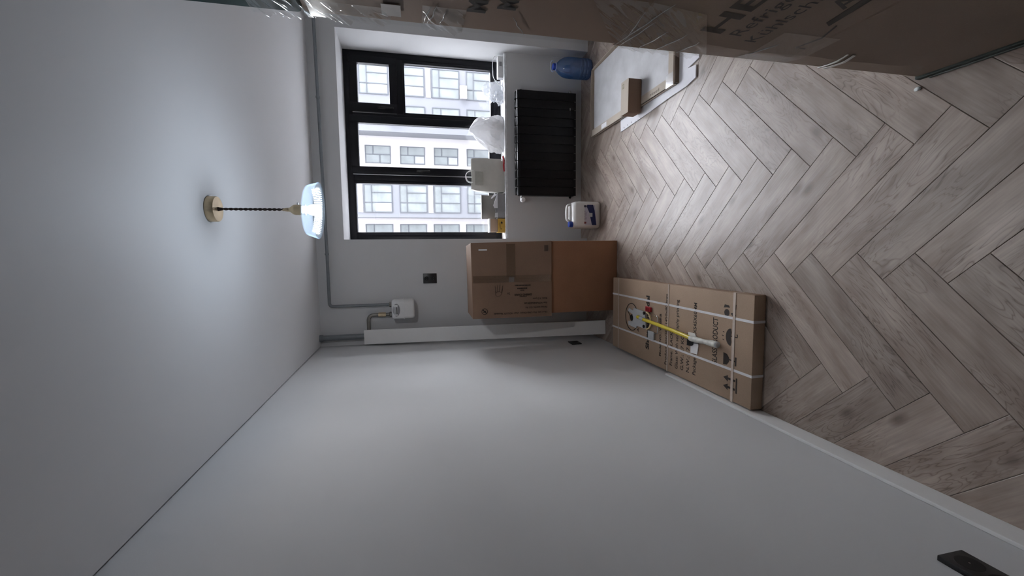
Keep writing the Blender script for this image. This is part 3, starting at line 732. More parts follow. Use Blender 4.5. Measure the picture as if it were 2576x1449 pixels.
icon('fragile_glass_icon', .248, -2.168, [[(-.036, .044), (.032, .044), (.028, .016), (.010, .0), (-.012, .0), (-.032, .016)], [(-.003, .0), (.004, .0), (.004, -.045), (-.003, -.045)], [(-.024, -.045), (.024, -.045), (.024, -.055), (-.024, -.055)]])
icon('this_way_up_icon', .118, -2.184, [[(-.042, .02), (-.024, .055), (-.006, .02)], [(.006, .02), (.024, .055), (.042, .02)], [(-.030, .02), (-.018, .02), (-.018, -.035), (-.030, -.035)], [(.018, .02), (.030, .02), (.030, -.035), (.018, -.035)], [(-.042, -.04), (.042, -.04), (.042, -.05), (-.042, -.05)]])

# ================================================================== yellow-tube fitting lying on that carton
tz = SZ + .0072
tl_ = thing('yellow_tube_fitting', 'yellow tube fitting with taped end and grey bracket lying on the strapped carton', 'fitting', (.33, -1.55, SZ))
bm = B(); tube(bm, [(.338, -1.300, tz + .017), (.332, -1.50, tz + .020), (.318, -1.78, tz + .024), (.309, -1.885, tz + .022)], .0125, 16, sub=4); obj('yellow_tube', bm, M_YEL, tl_, smooth=1.2)
bm = B(); tube(bm, [(.309, -1.865, tz + .022), (.312, -1.95, tz + .021), (.316, -2.03, tz + .022), (.319, -2.10, tz + .021)], lambda t: .0155 + .0022 * math.sin(9 * t) + .002 * t, 14, sub=5)
tg = obj('taped_end', bm, mat('wrapped_white_tape', (.66, .66, .60, 1), .4, var=.2, scale=25, bump=.7, bscale=50), tl_, smooth=1.2)
bm = B(); lathe(bm, [(.0165, 0), (.018, .012), (.014, .018)], (.3193, -2.095, tz + .021), 18, axis='Y'); obj('end_plug', bm, M_GREYP, tg, smooth=.7)
bm = B(); tube(bm, [(.345, -1.215, tz + .015), (.341, -1.262, tz + .016)], .013, 14); obj('yellow_tip', bm, M_YEL, tl_, smooth=1.2)
bm = B(); tube(bm, [(.342, -1.255, tz + .016), (.338, -1.305, tz + .017)], .0135, 14); obj('grey_sleeve', bm, M_GREYP, tl_, smooth=1.2)
bm = B(); prism(bm, [(.368, -1.045), (.392, -1.06), (.380, -1.125), (.402, -1.135), (.396, -1.30), (.268, -1.32), (.270, -1.185), (.250, -1.175), (.258, -1.055), (.288, -1.05), (.294, -1.12), (.352, -1.12)], tz - .002, tz + .006)
bk = obj('bracket', bm, M_GREYP, tl_, smooth=.4)
bm = B(); lathe(bm, [(.026, tz + .001), (.026, tz + .006), (.018, tz + .011)], (.322, -1.105, 0), 20); obj('rubber_foot', bm, M_BLACKP, bk, smooth=.6)
for x in (.384, .284):
    bm = B(); lathe(bm, [(.012, tz + .004), (.012, tz + .012), (.008, tz + .014)], (x, -1.295, 0), 14); obj('bolt', bm, M_BLACKP, bk, smooth=.6)
bm = B(); tube(bm, [(.335 + .062 * math.cos(a), -1.335 + .058 * math.sin(a), tz + .010) for a in [PI * 1.0 + PI * i / 16 for i in range(17)]], .0062, 8); obj('rubber_band', bm, M_RUBBER, tl_, smooth=1.2)
bm = B(); tube(bm, [(.385, -1.315, tz + .006), (.386, -1.44, tz + .006)] + bend((.386, -1.40, tz + .006), (.386, -1.478, tz + .006), (.28, -1.478, tz + .006), .018) + bend((.30, -1.478, tz + .006), (.262, -1.478, tz + .006), (.262, -1.42, tz + .006), .014) + [(.262, -1.435, tz + .006)], .0038, 8); obj('chrome_loop', bm, M_CHROME, tl_, smooth=1.2)
bm = B(); box(bm, .402, .440, -1.385, -1.315, tz - .003, tz + .012, .004); rp_ = obj('red_clip', bm, M_RED, tl_, smooth=.6)
bm = B(); box(bm, .409, .433, -1.374, -1.326, tz + .012, tz + .0135, .001); obj('clip_recess', bm, mat('dark_red_plastic', (.25, .01, .015, 1), .4), rp_)
bm = B(); box(bm, .206, .266, -1.430, -1.352, tz - .003, tz + .010, .003); gt = obj('grey_tag', bm, M_GREYP, tl_, smooth=.6)
bm = B(); box(bm, .214, .256, -1.358, -1.350, tz + .004, tz + .0115, .001); obj('tag_slot', bm, M_BLACKP, gt)
bm = B(); prism(bm, [(.338, -1.815), (.340, -1.88), (.300, -1.905), (.272, -1.915), (.215, -1.905), (.212, -1.842), (.252, -1.842), (.262, -1.826), (.295, -1.815)], tz - .0035, tz + .001)
pc = obj('white_bracket_plate', bm, M_WHITE, tl_)
bm = B(); prism(bm, [(.305, -1.812)] + [(.279 + .024 * math.cos(a), -1.842 + .030 * math.sin(a)) for a in [0, -.5, -1.0, -1.57, -2.1, -2.6, -3.14]] + [(.254, -1.812)], tz + .001, tz + .006); obj('rubber_foot', bm, M_BLACKP, pc)
bm = B(); tube(bm, [(.279, -1.87, tz + .003), (.285, -1.918, tz + .003)], .0022, 6); obj('pin', bm, M_BLACKP, pc)

# ================================================================== fridge carton wrapped in film
FX0, FX1, FYn, FYf = 1.441, 2.15, -3.72, -2.972
fg = thing('refrigerator_carton', 'tall brown refrigerator carton wrapped in clear stretch film close to the camera', 'carton', (1.79, -3.35, 0))
bm = B(); box(bm, FX0, FX1, FYn, FYf, .030, 1.985, .008); obj('body', bm, M_CARDD, fg, smooth=.5)
bm = B(); box(bm, FX0 + .004, FX1 - .004, FYn + .004, FYf - .004, .0005, .016, .004); box(bm, FX0 - .010, FX0 + .03, FYn, FYf + .008, .010, .0335, .003); obj('pallet_base', bm, M_GREEN, fg)
bm = B(); box(bm, FX0 - .0125, FX0 + .02, FYn, FYf - .02, .004, .0155, .002); obj('pallet_strip', bm, mat('grey_green_strip', (.085, .105, .10, 1), .6, var=.2), fg)
bm = B(); box(bm, FX0 - .004, FX1, FYn, FYf + .003, 1.987, 2.36, .012); obj('wrapped_top', bm, M_TEAL, fg, smooth=.5)
# lower face: window light put into its paler colour and its bulge
def bulge(z):
    pts = [(.03, .001), (.22, .014), (.4, .019), (.85, .019), (1.02, .012), (1.17, 0), (9, 0)]
    for (z0_, b0), (z1_, b1) in zip(pts, pts[1:]):
        if z0_ <= z <= z1_: return b0 + (b1 - b0) * (z - z0_) / (z1_ - z0_)
    return 0.0
def surf(y, z): return FX0 - bulge(z) * max(0, min(1, (FYf - y) / .085))
# the lower face bellies out, so its far edge turns towards the window
bm = B(); cols = []
for i in range(25):
    z = .031 + (1.17 - .031) * i / 24
    yy = [FYf + .001, FYf - .04, FYf - .085 - .012 * noise.noise((z * 6, 0, 0)), -3.3, FYn]
    cols.append([(surf(y, z) - .0012, y, z) for y in yy] + [(FX0 + .004, FYn, z), (FX0 + .004, FYf + .001, z)])
loft(bm, cols)
obj('bulging_side', bm, mat_cardboard('kraft_lit_side', (.31, .225, .172, 1), .4), fg, smooth=.12)
# film: a rippled skin, ridges running diagonally
def film(z0, z1, y0, y1, amp, seed, name='stretch_film', nz=90, ny=44, off=.004, slant=.8, m=None, diag=0.0):
    bm = B(); rows = []
    for i in range(nz + 1):
        row = []
        for j in range(ny + 1):
            z = z0 + (z1 - z0) * i / nz; y = y0 + (y1 - y0) * j / ny
            s = (z + slant * y)
            d = noise.noise((s * 34 + seed, (y - z) * 5, seed)) * .6 + noise.noise((s * 80 + seed, (y - z) * 9, seed + 3)) * .4
            # wrinkled patches die out towards their own edges
            u_e = min(1, 5 * i / nz, 5 * (nz - i) / nz) * min(1, 4 * j / ny)
            zz_ = z + diag * (y1 - y)
            row.append(bm.verts.new((surf(y, zz_) - off - amp * max(0, d + .15) * (u_e if m else 1), y, zz_)))
        rows.append(row)
    for i in range(nz):
        for j in range(ny):
            bm.faces.new((rows[i][j], rows[i][j + 1], rows[i + 1][j + 1], rows[i + 1][j]))
    me = obj(name, bm, m or M_FILM, fg, smooth=3.0)
    return me
film(.64, 1.97, FYn, FYf + .004, .0012, 21, nz=60)
film(.035, .63, FYn, FYf + .004, .0016, 14, nz=60)
film(1.955, 2.10, FYf - .16, FYf + .006, .022, 2, slant=.4, m=M_FILMW, off=.007)
film(1.78, 1.955, FYf - .07, FYf + .006, .024, 27, m=M_FILMW, off=.006)
film(1.60, 1.705, FYf - .10, FYf + .005, .022, 5, m=M_FILMW, off=.006)
film(.86, 1.16, FYf - .22, FYf + .005, .020, 9, m=M_FILMW, off=.006, diag=.75)
film(.60, .78, FYf - .20, FYf + .005, .007, 33, m=M_FILMW, off=.006)
for zz, dz in ((.415, .010), (.442, .006)):
    bm = B(); extr(bm, [(FX0 - .005, FYf + .003, zz), (FX0 - .0245, FYf - .085, zz + .03), (FX0 - .0245, FYf - .13, zz + .045), (FX0 - .0245, FYf - .13, zz + .045 + dz), (FX0 - .0245, FYf - .085, zz + .03 + dz), (FX0 - .005, FYf + .003, zz + dz * 1.6)], (-.0012, 0, 0)); obj('film_fold', bm, mat('film_white', (.62, .60, .57, 1), .3), fg)
M_GLINT_RIDGE = mat('film_glint_ridge', (.42, .41, .40, 1), .12, var=.2, scale=60, spec=1.0)  # pale film folds with the bright streaks of light put into their colour
for k_, ((ya, za), (yb_, zb_)) in enumerate((((-3.067, 1.485), (-2.988, 1.436)), ((-2.981, 1.170), (-3.203, 1.122)), ((-2.984, 1.153), (-3.122, 1.125)), ((-3.012, 1.155), (-3.153, 1.170)), ((-2.988, 1.704), (-3.071, 1.684)), ((-2.987, 1.691), (-3.078, 1.670)), ((-2.993, 1.658), (-3.058, 1.650)), ((-2.976, 1.093), (-3.093, 1.072)), ((-2.976, 1.043), (-3.100, 1.018)), ((-2.976, .970), (-3.073, .962)), ((-3.044, .783), (-3.114, .742)))):
    bm = B(); pp = [(surf(ya + (yb_ - ya) * t, za + (zb_ - za) * t) - .0065, ya + (yb_ - ya) * t, za + (zb_ - za) * t + .006 * noise.noise((k_, t * 3, 0))) for t in [i / 7 for i in range(8)]]
    tube(bm, pp, lambda t: .0004 + .0013 * math.sin(PI * min(1, max(0, t))), 6); obj('film_glint_ridge', bm, M_GLINT_RIDGE, fg, smooth=1.2)
bm = B(); box(bm, FX0 - .0072, FX0 - .0062, -3.062, -3.012, 1.755, 1.80); obj('sticker', bm, mat('grey_sticker', (.42, .40, .38, 1), .5), fg)
xf = FX0 - .0026
RF, UF = -Y_, Z_
def ft(body, y, z, size, width=None, bold=.0, m=M_INK):
    o = text(body, (xf, y, z), RF, UF, size, m, fg, width, bold=bold)
    for v in o.data.vertices: v.co.x = surf(v.co.y + fg.location.y, v.co.z) - .0026 - fg.location.x
    return o
ft('HEI', -3.112, .935, .085, .20, .002)
ft('Refrigerator', -3.118, .875, .052, .33)
ft('Kühlschrank', -3.100, .812, .052, .31)
ft('A', -3.285, .728, .075, None, .001)
ft('Ma', -3.058, 1.555, .062, .09, .002)
ft('M', -3.085, 1.485, .062, None, .002)
bm = B()
for p in ([(-3.10, .640), (-3.10, .672)], [(-3.10, .672), (-3.16, .650)], [(-3.16, .650), (-3.22, .672)]):
    tube(bm, [(surf(a_, b_) - .0015, a_, b_) for a_, b_ in p], .0022, 5)
obj('arrow_mark', bm, M_INK, fg)
bm = B(); flat(bm, (surf(-3.3, .7) - .0022, -3.215, .69), RF, UF, [(0, 0), (.12, .012), (.12, .036), (.012, .022)]); obj('printed_bar', bm, M_INK, fg)

bm = B(); bmesh.ops.create_icosphere(bm, subdivisions=2, radius=.008)
for v in bm.verts: v.co = Vector((v.co.x * (1 + .5 * noise.noise(v.co * 90)), v.co.y * 1.4, v.co.z * .6 + .005)) + Vector((1.405, -2.955, 0))
tag(obj('foam_crumb', bm, mat('foam_bead', (.75, .78, .78, 1), .6), smooth=.5, origin=(1.405, -2.955, 0)), 'tiny white foam crumb on the planks at the refrigerator carton corner', 'crumb')
# ================================================================== stone-look panel pack and foam sheet on the floor
fs = [(1.848, -.742), (1.872, -1.20), (1.888, -1.425), (1.896, -1.632), (1.916, -1.727), (1.992, -1.727), (2.002, -1.645), (2.022, -1.757), (2.10, -1.74), (2.26, -1.72), (2.26, -.72)]
bm = B(); prism(bm, [(x, y) for x, y in fs], .0005, .010); fo = obj('foam_sheet', bm, M_FOAM, origin=(2.0, -1.2, 0)); tag(fo, 'white foam packing sheet under the grey panel, its edge sticking out over the planks', 'foam sheet')
for (x, y) in ((1.868, -.80), (1.872, -.86), (1.876, -.92)):
    bm = B(); lathe(bm, [(.006, .0100), (.006, .0106)], (x, y, 0), 12); o = obj('printed_dot', bm, mat('grey_print', (.35, .35, .40, 1), .6), fo)
    o.location = (0, 0, 0)
    for v in o.data.vertices: pass
text('I T Y', (1.872, -1.07, .0106), -Y_ * -1, -X_, .028, MATS['grey_print'], fo, .10)
pk = thing('panel_pack', 'pale grey stone-look panel in a low cardboard tray on the floor under the small box', 'panel', (2.25, -.87, .011))
KX0, KX1, KY0, KY1, KZ = 1.944, 2.56, -1.556, -.205, .011
bm = B(); box(bm, KX0 + .012, KX1 - .012, KY0 + .012, KY1 - .035, KZ, KZ + .022, .002); obj('panel', bm, M_STONE, pk)
bm = B(); box(bm, KX0, KX1, KY0, KY1, KZ, KZ + .004); obj('tray_bottom', bm, M_CARD3, pk)
bm = B(); box(bm, KX0, KX0 + .004, KY0, KY1, KZ, KZ + .026); box(bm, KX0, KX0 + .062, KY0 + .05, KY1, KZ + .0225, KZ + .026); sd = obj('tray_side', bm, M_CREAM, pk)
# far end wall bows away from the panel
bm = B()
arc = [(KX0 + (KX1 - KX0) * t, KY1 + .0 + .020 * math.sin(PI * t)) for t in [i / 14 for i in range(15)]]
loft(bm, [[(x, y, KZ), (x, y + .004, KZ), (x, y + .010, KZ + .034), (x, y + .004, KZ + .034)] for x, y in arc]); obj('tray_end', bm, M_CREAM, pk, smooth=.6)
bm = B()
arc = [(KX1 - .004 + .016 * math.sin(PI * t), KY0 + (KY1 - KY0) * t) for t in [i / 14 for i in range(15)]]
loft(bm, [[(x, y, KZ), (x + .004, y, KZ), (x + .010, y, KZ + .034), (x + .005, y, KZ + .034)] for x, y in arc]); obj('tray_side', bm, M_CREAM, pk, smooth=.6)
bm = B(); box(bm, KX0, KX1, KY0, KY0 + .020, KZ, KZ + .032, .002); ne = obj('end_batten', bm, mat_cardboard('dark_batten', (.16, .115, .085, 1)), pk)
bm = B(); box(bm, KX0 + .02, KX1, KY0 + .022, KY0 + .085, KZ + .0225, KZ + .0255); obj('tray_flap', bm, M_CREAM, pk)
bm = B(); box(bm, KX0 - .001, KX0 + .085, KY0 - .001, KY0 + .11, KZ + .0262, KZ + .0270); obj('clear_tape', bm, M_CTAPE, pk)
bm = B(); box(bm, 1.957, 1.998, -.520, -.415, KZ + .0262, KZ + .0268); obj('label', bm, M_PAPER, pk)
text('mixed', (1.962, -1.24, KZ + .0266), -X_ * 0 + Vector((0, 1, 0)) * -1, X_, .030, M_INK2, pk, .12)
sb = thing('small_box', 'small brown and cream cardboard box standing on the grey panel', 'box', (2.0, -1.08, KZ + .026))
bm = B(); box(bm, -.122, .122, -.0575, .0575, 0, .105, .002); 
mt_ = Matrix.Translation((2.012, -1.062, KZ + .0262)) @ Matrix.Rotation(math.radians(-1.5), 4, 'Z'); bmesh.ops.transform(bm, matrix=mt_, verts=bm.verts)
obj('body', bm, M_CARD, sb, smooth=.4)
bm = B(); box(bm, -.123, .123, -.058, .058, .1052, .1072, .0005); box(bm, -.123, .123, .0577, .0595, .06, .106)
bmesh.ops.transform(bm, matrix=mt_, verts=bm.verts); li = obj('lid', bm, M_CREAM, sb)
text('B3', (2.080, -1.055, KZ + .0262 + .1078), X_, Y_, .040, mat('olive_ink', (.22, .20, .12, 1), .7), sb, .035, bold=.001)

# ================================================================== water bottle and canister
bx, by = 2.632, -.045
wb = thing('water_bottle', 'large blue plastic water bottle standing on the floor beside the radiator', 'bottle', (bx, by, 0))
bm = B()
pf = [(.060, .003), (.088, .006), (.096, .02), (.096, .05), (.092, .056), (.096, .062), (.096, .085), (.092, .091), (.096, .097), (.096, .12), (.093, .126), (.096, .132), (.097, .20), (.095, .235), (.086, .275), (.066, .312), (.040, .338), (.026, .348), (.024, .362)]
lathe(bm, pf, (bx, by, 0), 40); obj('body', bm, M_BLUEPET, wb, smooth=1.0)
bm = B(); lathe(bm, [(.030, .357), (.031, .360), (.031, .378), (.027, .382)], (bx, by, 0), 28, flute=.0); obj('cap', bm, M_BLUE, wb, smooth=.6)
bm = B(); tube(bm, [(bx + .052 * math.cos(a), by - .008, .372 + .018 * math.sin(a) + .014) for a in [-.6 + (PI + 1.2) * i / 20 for i in range(21)]], .0035, 8)
lathe(bm, [(.033, .350), (.036, .350), (.036, .354), (.033, .354)], (bx, by, 0), 28); obj('carry_handle', bm, mat('pale_blue_plastic', (.55, .66, .88, 1), .35), wb, smooth=1.0)

cn = thing('jerrycan', 'white plastic jerrycan with blue cap and printed label on the floor', 'canister', (1.19, -.245, 0))
cm = Matrix.Translation((1.19, -.245, 0)) @ Matrix.Rotation(math.radians(0), 4, 'Z')
CW, CD, CH = .252, .185, .315
def cr(w_, d, r, z, cx=0, cy=0): return [tuple(cm @ Vector(p)) for p in rrect(w_, d, r, z, 6, cx, cy)]
bm = B()
loft(bm, [cr(CW - .05, CD - .05, .03, .0005), cr(CW - .016, CD - .016, .032, .006), cr(CW, CD, .034, .026), cr(CW, CD, .034, .215), cr(CW - .004, CD - .006, .034, .224), cr(CW - .006, CD - .008, .034, .246), cr(CW - .03, CD - .045, .030, .268, -.004, .006), cr(CW - .06, CD - .075, .026, .274, -.01, .008)])
obj('body', bm, M_CAN, cn, smooth=.9)
bm = B(); hp = [(.100, 0, .245), (.098, 0, .288), (.075, 0, .308), (.0, 0, .312), (-.040, 0, .306), (-.056, 0, .285), (-.058, 0, .262)]
P = smooth_path([cm @ Vector((a, .004, c)) for a, b, c in hp], 5)
rings = []
for i, p in enumerate(P):
    t = (P[min(i + 1, len(P) - 1)] - P[max(i - 1, 0)]).normalized(); s = Vector((0, 1, 0)); n_ = t.cross(s)
    rings.append([tuple(p + s * .021 * math.cos(a) + n_ * .0115 * math.sin(a)) for a in [2 * PI * k / 12 for k in range(12)]])
loft(bm, rings); obj('handle', bm, M_CAN, cn, smooth=1.2)
cc = cm @ Vector((-.088, -.035, 0))
bm = B(); lathe(bm, [(.024, .258), (.024, .268)], (cc.x, cc.y, 0), 20); obj('neck', bm, M_CAN, cn, smooth=.6)
bm = B(); lathe(bm, [(.026, .266), (.029, .268), (.029, .300), (.026, .304)], (cc.x, cc.y, 0), 24, flute=0); obj('cap', bm, M_BLUE, cn, smooth=.6)
fyc = -CD / 2 - .0012
def cp(pts): return [tuple(cm @ Vector((a, fyc, b))) for a, b in pts]
bm = B(); extr(bm, cp([(-.096, .045), (.088, .062), (.088, .165), (-.096, .165)]), (0, .0008, 0)); lb = obj('label', bm, M_LILAC, cn)
bm = B(); extr(bm, [(p[0], p[1] - .0005, p[2]) for p in cp([(-.098, .048), (.04, .066), (.092, .082), (.092, .140), (.076, .146), (.02, .120), (-.098, .092)])], (0, .0004, 0)); obj('navy_band', bm, M_NAVY, lb)
bm = B(); extr(bm, [(p[0], p[1] - .001, p[2]) for p in cp([(-.020, .088), (.016, .088), (.016, .122), (-.020, .122)])], (0, .0004, 0)); obj('label_panel', bm, M_GREYP, lb)
bm = B(); extr(bm, [(p[0], p[1] - .001, p[2]) for p in cp([(.068, .148), (.088, .148), (.088, .172), (.068, .172)])], (0, .0004, 0)); obj('hazard_mark', bm, mat('dark_grey_print', (.06, .06, .08, 1), .5), lb)
bm = B(); extr(bm, [(p[0], p[1] - .001, p[2]) for p in cp([(-.084, .150), (-.068, .150), (-.066, .170), (-.086, .170)])], (0, .0004, 0)); obj('red_mark', bm, mat('dark_red_print', (.22, .04, .035, 1), .5), lb)
bm = B()
for k_, (q0, q1) in enumerate(((-.050, -.030), (-.026, -.008), (-.004, .018), (.022, .036), (-.044, -.020), (-.014, .026))):
    zz = .160 if k_ < 4 else .150
    extr(bm, [(p[0], p[1] - .001, p[2]) for p in cp([(q0, zz), (q1, zz), (q1, zz + .006), (q0, zz + .006)])], (0, .0004, 0))
obj('faint_print', bm, mat('mauve_print', (.30, .27, .32, 1), .6), lb)

# ================================================================== things on the sill
SZ0 = .8125
ps = thing('power_adapter', 'long white power adapter box standing on the sill at its right end', 'adapter', (2.69, .28, SZ0))
bm = B(); box(bm, 2.588, 2.796, .205, .265, SZ0, SZ0 + .060, .003); obj('case', bm, M_WHITE, ps, smooth=.5)
bm = B(); box(bm, 2.70, 2.742, .2038, .2052, SZ0 + .020, SZ0 + .045); obj('rating_label', bm, mat('grey_label', (.30, .30, .31, 1), .6), ps)
bm = B(); tube(bm, [(2.796, .24, SZ0 + .03), (2.806, .24, SZ0 + .055), (2.798, .245, SZ0 + .09), (2.74, .25, SZ0 + .104), (2.66, .25, SZ0 + .104), (2.60, .24, SZ0 + .100), (2.545, .215, SZ0 + .075), (2.515, .198, SZ0 + .045), (2.50, .192, SZ0 + .02), (2.46, .190, SZ0 + .008), (2.36, .192, SZ0 + .006)], .0033, 8, sub=6); obj('cable', bm, M_WHITE, ps, smooth=1.2)
def crumple(name, c, r, seed, m, parent=None, sub=4, amp=.35, flatz=None):
    bm = B(); bmesh.ops.create_icosphere(bm, subdivisions=sub, radius=1.0)
    for v in bm.verts:
        p = v.co.copy(); d = 1 + amp * (noise.noise(p * 1.6 + Vector((seed, 0, 0))) + .6 * abs(noise.noise(p * 3.7 + Vector((0, seed, 0)))) + .3 * noise.noise(p * 8 + Vector((0, 0, seed))))
        v.co = Vector((p.x * r[0] * d, p.y * r[1] * d, p.z * r[2] * d)) + Vector(c)
        if flatz is not None and v.co.z < flatz: v.co.z = flatz + .0004 * (v.index % 3)
    return obj(name, bm, m, parent, smooth=.7)
cb = thing('plastic_bag', 'crumpled clear plastic bag beside the white adapter on the sill', 'bag', (2.50, .28, SZ0), )
crumple('loose_film', (2.485, .325, SZ0 + .098), (.105, .028, .085), 3.1, M_CLEAR, cb, amp=.5, flatz=SZ0 + .001)
crumple('loose_film', (2.42, .272, SZ0 + .035), (.055, .034, .05), 7.7, M_CLEAR, cb, amp=.6, flatz=SZ0 + .001)
wbg = thing('plastic_bag', 'white plastic carrier bag with a pointed top standing on the sill', 'bag', (2.06, .285, SZ0))
bm = B(); rings = []; ns = 48
prf = [(0.0, .165, .062, 2.055), (.004, .172, .068, 2.055), (.03, .176, .074, 2.055), (.09, .172, .074, 2.06), (.15, .160, .068, 2.072), (.21, .135, .056, 2.082), (.26, .100, .042, 2.085), (.30, .066, .030, 2.088), (.33, .036, .020, 2.088), (.35, .014, .010, 2.085)]
pr2 = []
for p_, q_ in zip(prf, prf[1:]):
    for k_ in range(3): pr2.append(tuple(u + (v_ - u) * k_ / 3 for u, v_ in zip(p_, q_)))
prf = pr2 + [prf[-1]]
for h, a, b, cx in prf:
    ring = []
    for i in range(ns):
        t = 2 * PI * i / ns; k = 1 + (.30 * noise.noise((math.cos(t) * 2.2, math.sin(t) * 2.2, h * 9)) + .24 * abs(noise.noise((math.cos(t) * 4.5, math.sin(t) * 4.5, h * 14))) - .06 + .12 * noise.noise((math.cos(t) * 9, math.sin(t) * 9, h * 30))) * min(1, h / .05 + .15)
        ring.append((cx + a * k * math.cos(t), .285 + b * k * math.sin(t), SZ0 + h))
    rings.append(ring)
loft(bm, rings); obj('bag_skin', bm, M_BAGW, wbg, smooth=1.0)
crumple('contents', (2.13, .285, SZ0 + .055), (.06, .035, .05), 5.5, mat('beige_contents', (.5, .42, .36, 1), .6), wbg, sub=3, amp=.25, flatz=SZ0 + .004)
pb = thing('paper_bag', 'off-white paper carrier bag with twisted handles on the sill', 'bag', (1.63, .285, SZ0))
bm = B(); rings = []; 
for h, x0, x1, d in ((0, 1.468, 1.788, .052), (.006, 1.462, 1.794, .056), (.10, 1.463, 1.796, .054), (.20, 1.468, 1.800, .045), (.29, 1.475, 1.800, .032), (.335, 1.490, 1.797, .020)):
    ring = []; n_ = 10
    for i in range(n_ + 1): 
        x = x0 + (x1 - x0) * i / n_; ring.append((x, .285 - d + .010 * noise.noise((x * 11, h * 9, 1)) * (h > .01), SZ0 + h + (.008 * noise.noise((x * 9, 2, 3)) if h > .3 else 0)))
    for i in range(n_ + 1):
        x = x1 - (x1 - x0) * i / n_; ring.append((x, .285 + d + .010 * noise.noise((x * 11, h * 9, 7)) * (h > .01), SZ0 + h + (.008 * noise.noise((x * 9, 2, 3)) if h > .3 else 0)))
    rings.append(ring)
loft(bm, rings, cap1=False); obj('bag_body', bm, M_BAGB, pb, smooth=.8)
for yy in (.262, .308):
    bm = B(); tube(bm, [(1.680, yy, SZ0 + .315), (1.676, yy, SZ0 + .35), (1.650, yy, SZ0 + .385), (1.610, yy, SZ0 + .392), (1.570, yy, SZ0 + .372), (1.556, yy, SZ0 + .315)], .0032, 8, sub=5); obj('handle', bm, M_WHITE, pb, smooth=1.2)
bm = B(); extr(bm, [(1.533, .2525, SZ0 + .225), (1.664, .2525, SZ0 + .225), (1.668, .266, SZ0 + .305), (1.533, .266, SZ0 + .305)], (0, -.001, 0)); 
bmesh.ops.translate(bm, verts=bm.verts, vec=(0, -.020, 0)); obj('sticker', bm, mat('greige_sticker', (.45, .45, .40, 1), .6), pb)
gb = thing('open_carton', 'open grey carton with papers sticking out on the sill', 'carton', (1.32, .27, SZ0))
bm = B()
x0, x1, y0, y1, z1 = 1.194, 1.446, .205, .335, .893
box(bm, x0, x1, y0, y0 + .003, SZ0, z1); box(bm, x0, x1, y1 - .003, y1, SZ0, z1); box(bm, x0, x0 + .003, y0, y1, SZ0, z1); box(bm, x1 - .003, x1, y0, y1, SZ0, z1); box(bm, x0, x1, y0, y1, SZ0, SZ0 + .003)
obj('tray', bm, M_GREYC, gb)
bm = B(); box(bm, x0, x1 - .006, y1 - .003, y1 + .0, z1 + .002, 1.046); box(bm, x0, x1 - .006, y1 - .030, y1, 1.040, 1.046); obj('raised_lid', bm, M_GREYC2, gb)
bm = B(); extr(bm, [(1.385, .215, z1 - .02), (1.30, .225, z1 - .03), (1.297, .230, z1 + .028), (1.325, .228, z1 + .042), (1.435, .212, z1 + .004)], (0, .002, .001)); obj('paper', bm, M_PAPER, gb)
bm = B(); extr(bm, [(1.20, .228, z1 - .02), (1.255, .228, z1 - .02), (1.25, .235, z1 + .022), (1.205, .24, z1 + .026)], (0, .002, 0)); obj('paper', bm, M_PAPER, gb)
bm = B(); extr(bm, [(1.445, .21, z1 + .03), (1.40, .24, z1 + .062), (1.395, .24, z1 + .055), (1.43, .205, z1 + .01)], (0, .002, .002)); obj('paper', bm, M_PAPER, gb)
yb = thing('small_carton', 'mustard yellow carton on the sill underneath the brown one', 'carton', (1.12, .245, SZ0))
bm = B(); box(bm, 1.048, 1.190, .200, .290, SZ0, .893, .002); obj('body', bm, M_YELLOWC, yb, smooth=.5)
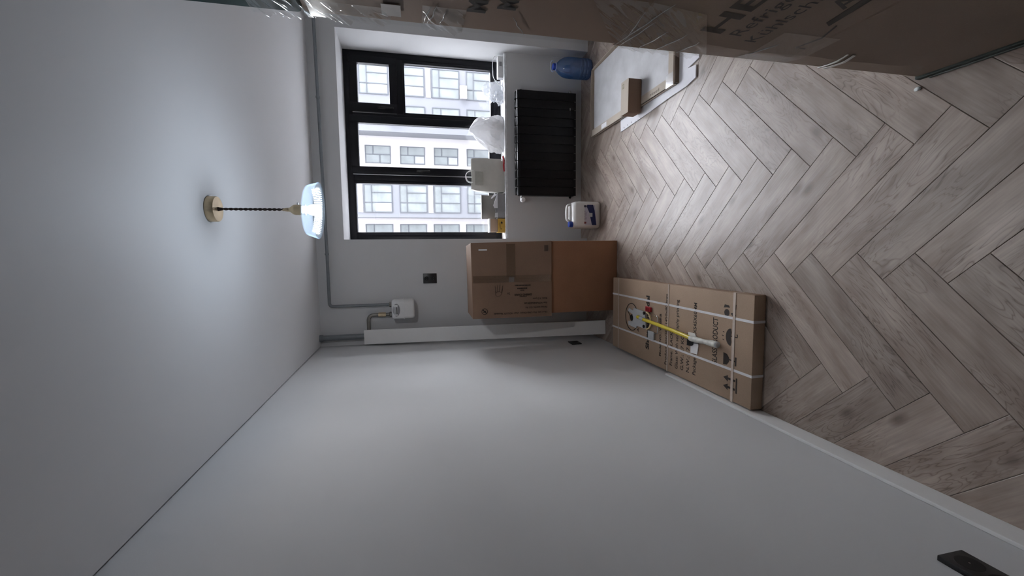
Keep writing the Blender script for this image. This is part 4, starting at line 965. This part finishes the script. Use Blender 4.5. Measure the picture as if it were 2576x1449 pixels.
bm = B(); flat(bm, (1.15, .1995, .855), X_, Z_, [(-.02, -.004), (.0, .010), (.010, .004), (.002, -.010)]); flat(bm, (1.085, .1995, .862), X_, Z_, [(-.008, .0), (.0, .008), (.006, .0), (.0, -.006)]); flat(bm, (1.12, .1995, .868), X_, Z_, [(-.03, .002), (.03, .004), (.03, .008), (-.03, .006)]); obj('print', bm, M_INK, yb)
bb = thing('small_carton', 'brown carton with white lid on top of the mustard carton', 'carton', (1.12, .25, .894))
bm = B(); box(bm, 1.054, 1.186, .208, .292, .895, .970, .002); obj('body', bm, M_CARD3, bb, smooth=.5)
bm = B(); box(bm, 1.050, 1.190, .204, .296, .970, .984, .001); obj('lid', bm, M_PAPER, bb)
rc = thing('cord_bundle', 'red and white cord bundle lying on the sill between the two bags', 'cord', (1.79, .22, SZ0))
bm = B(); tube(bm, [(1.80 + .035 * math.cos(a * .9) * (1 - i / 60), .205 + .014 * math.sin(a * 1.3), SZ0 + .010 + .012 * (1 + math.sin(a * .7))) for i, a in enumerate([k * .55 for k in range(36)])], .0038, 7); obj('white_cord', bm, M_WHITE, rc, smooth=1.2)
bm = B(); tube(bm, [(1.815, .195, SZ0 + .022), (1.77, .188, SZ0 + .012), (1.72, .192, SZ0 + .016), (1.665, .188, SZ0 + .010)], .009, 10, sub=5); obj('red_grip', bm, M_RED, rc, smooth=1.2)
# protective film tucked along the sill edge
bm = B(); rows = []; n_ = 130
for i in range(n_ + 1):
    x = NX0 + .01 + (NX1 - NX0 - .02) * i / n_
    f = lambda k, sc_: noise.noise((x * sc_, k, 4.2))
    rows.append([(x, YP - .004 + .003 * f(6, 30), .795 + .010 * f(1, 22)), (x, YP - .003 + .003 * f(2, 40), SZ0 + .003 + .003 * f(3, 25)), (x, YP + .016 + .006 * f(4, 18), SZ0 + .006 + .007 * abs(f(5, 35))), (x, YP + .032 + .005 * f(7, 25), SZ0 + .004 + .006 * abs(f(8, 30)))])
loft(bm, rows, False, False, closed=False)
tag(obj('sill_film', bm, mat('milky_film', (.78, .79, .80, 1), .35, var=.1, scale=30, bump=.6, bscale=60), smooth=1.0, origin=(1.9, YP, .8)), 'crinkled white protective film stuck along the sill edge', 'film')
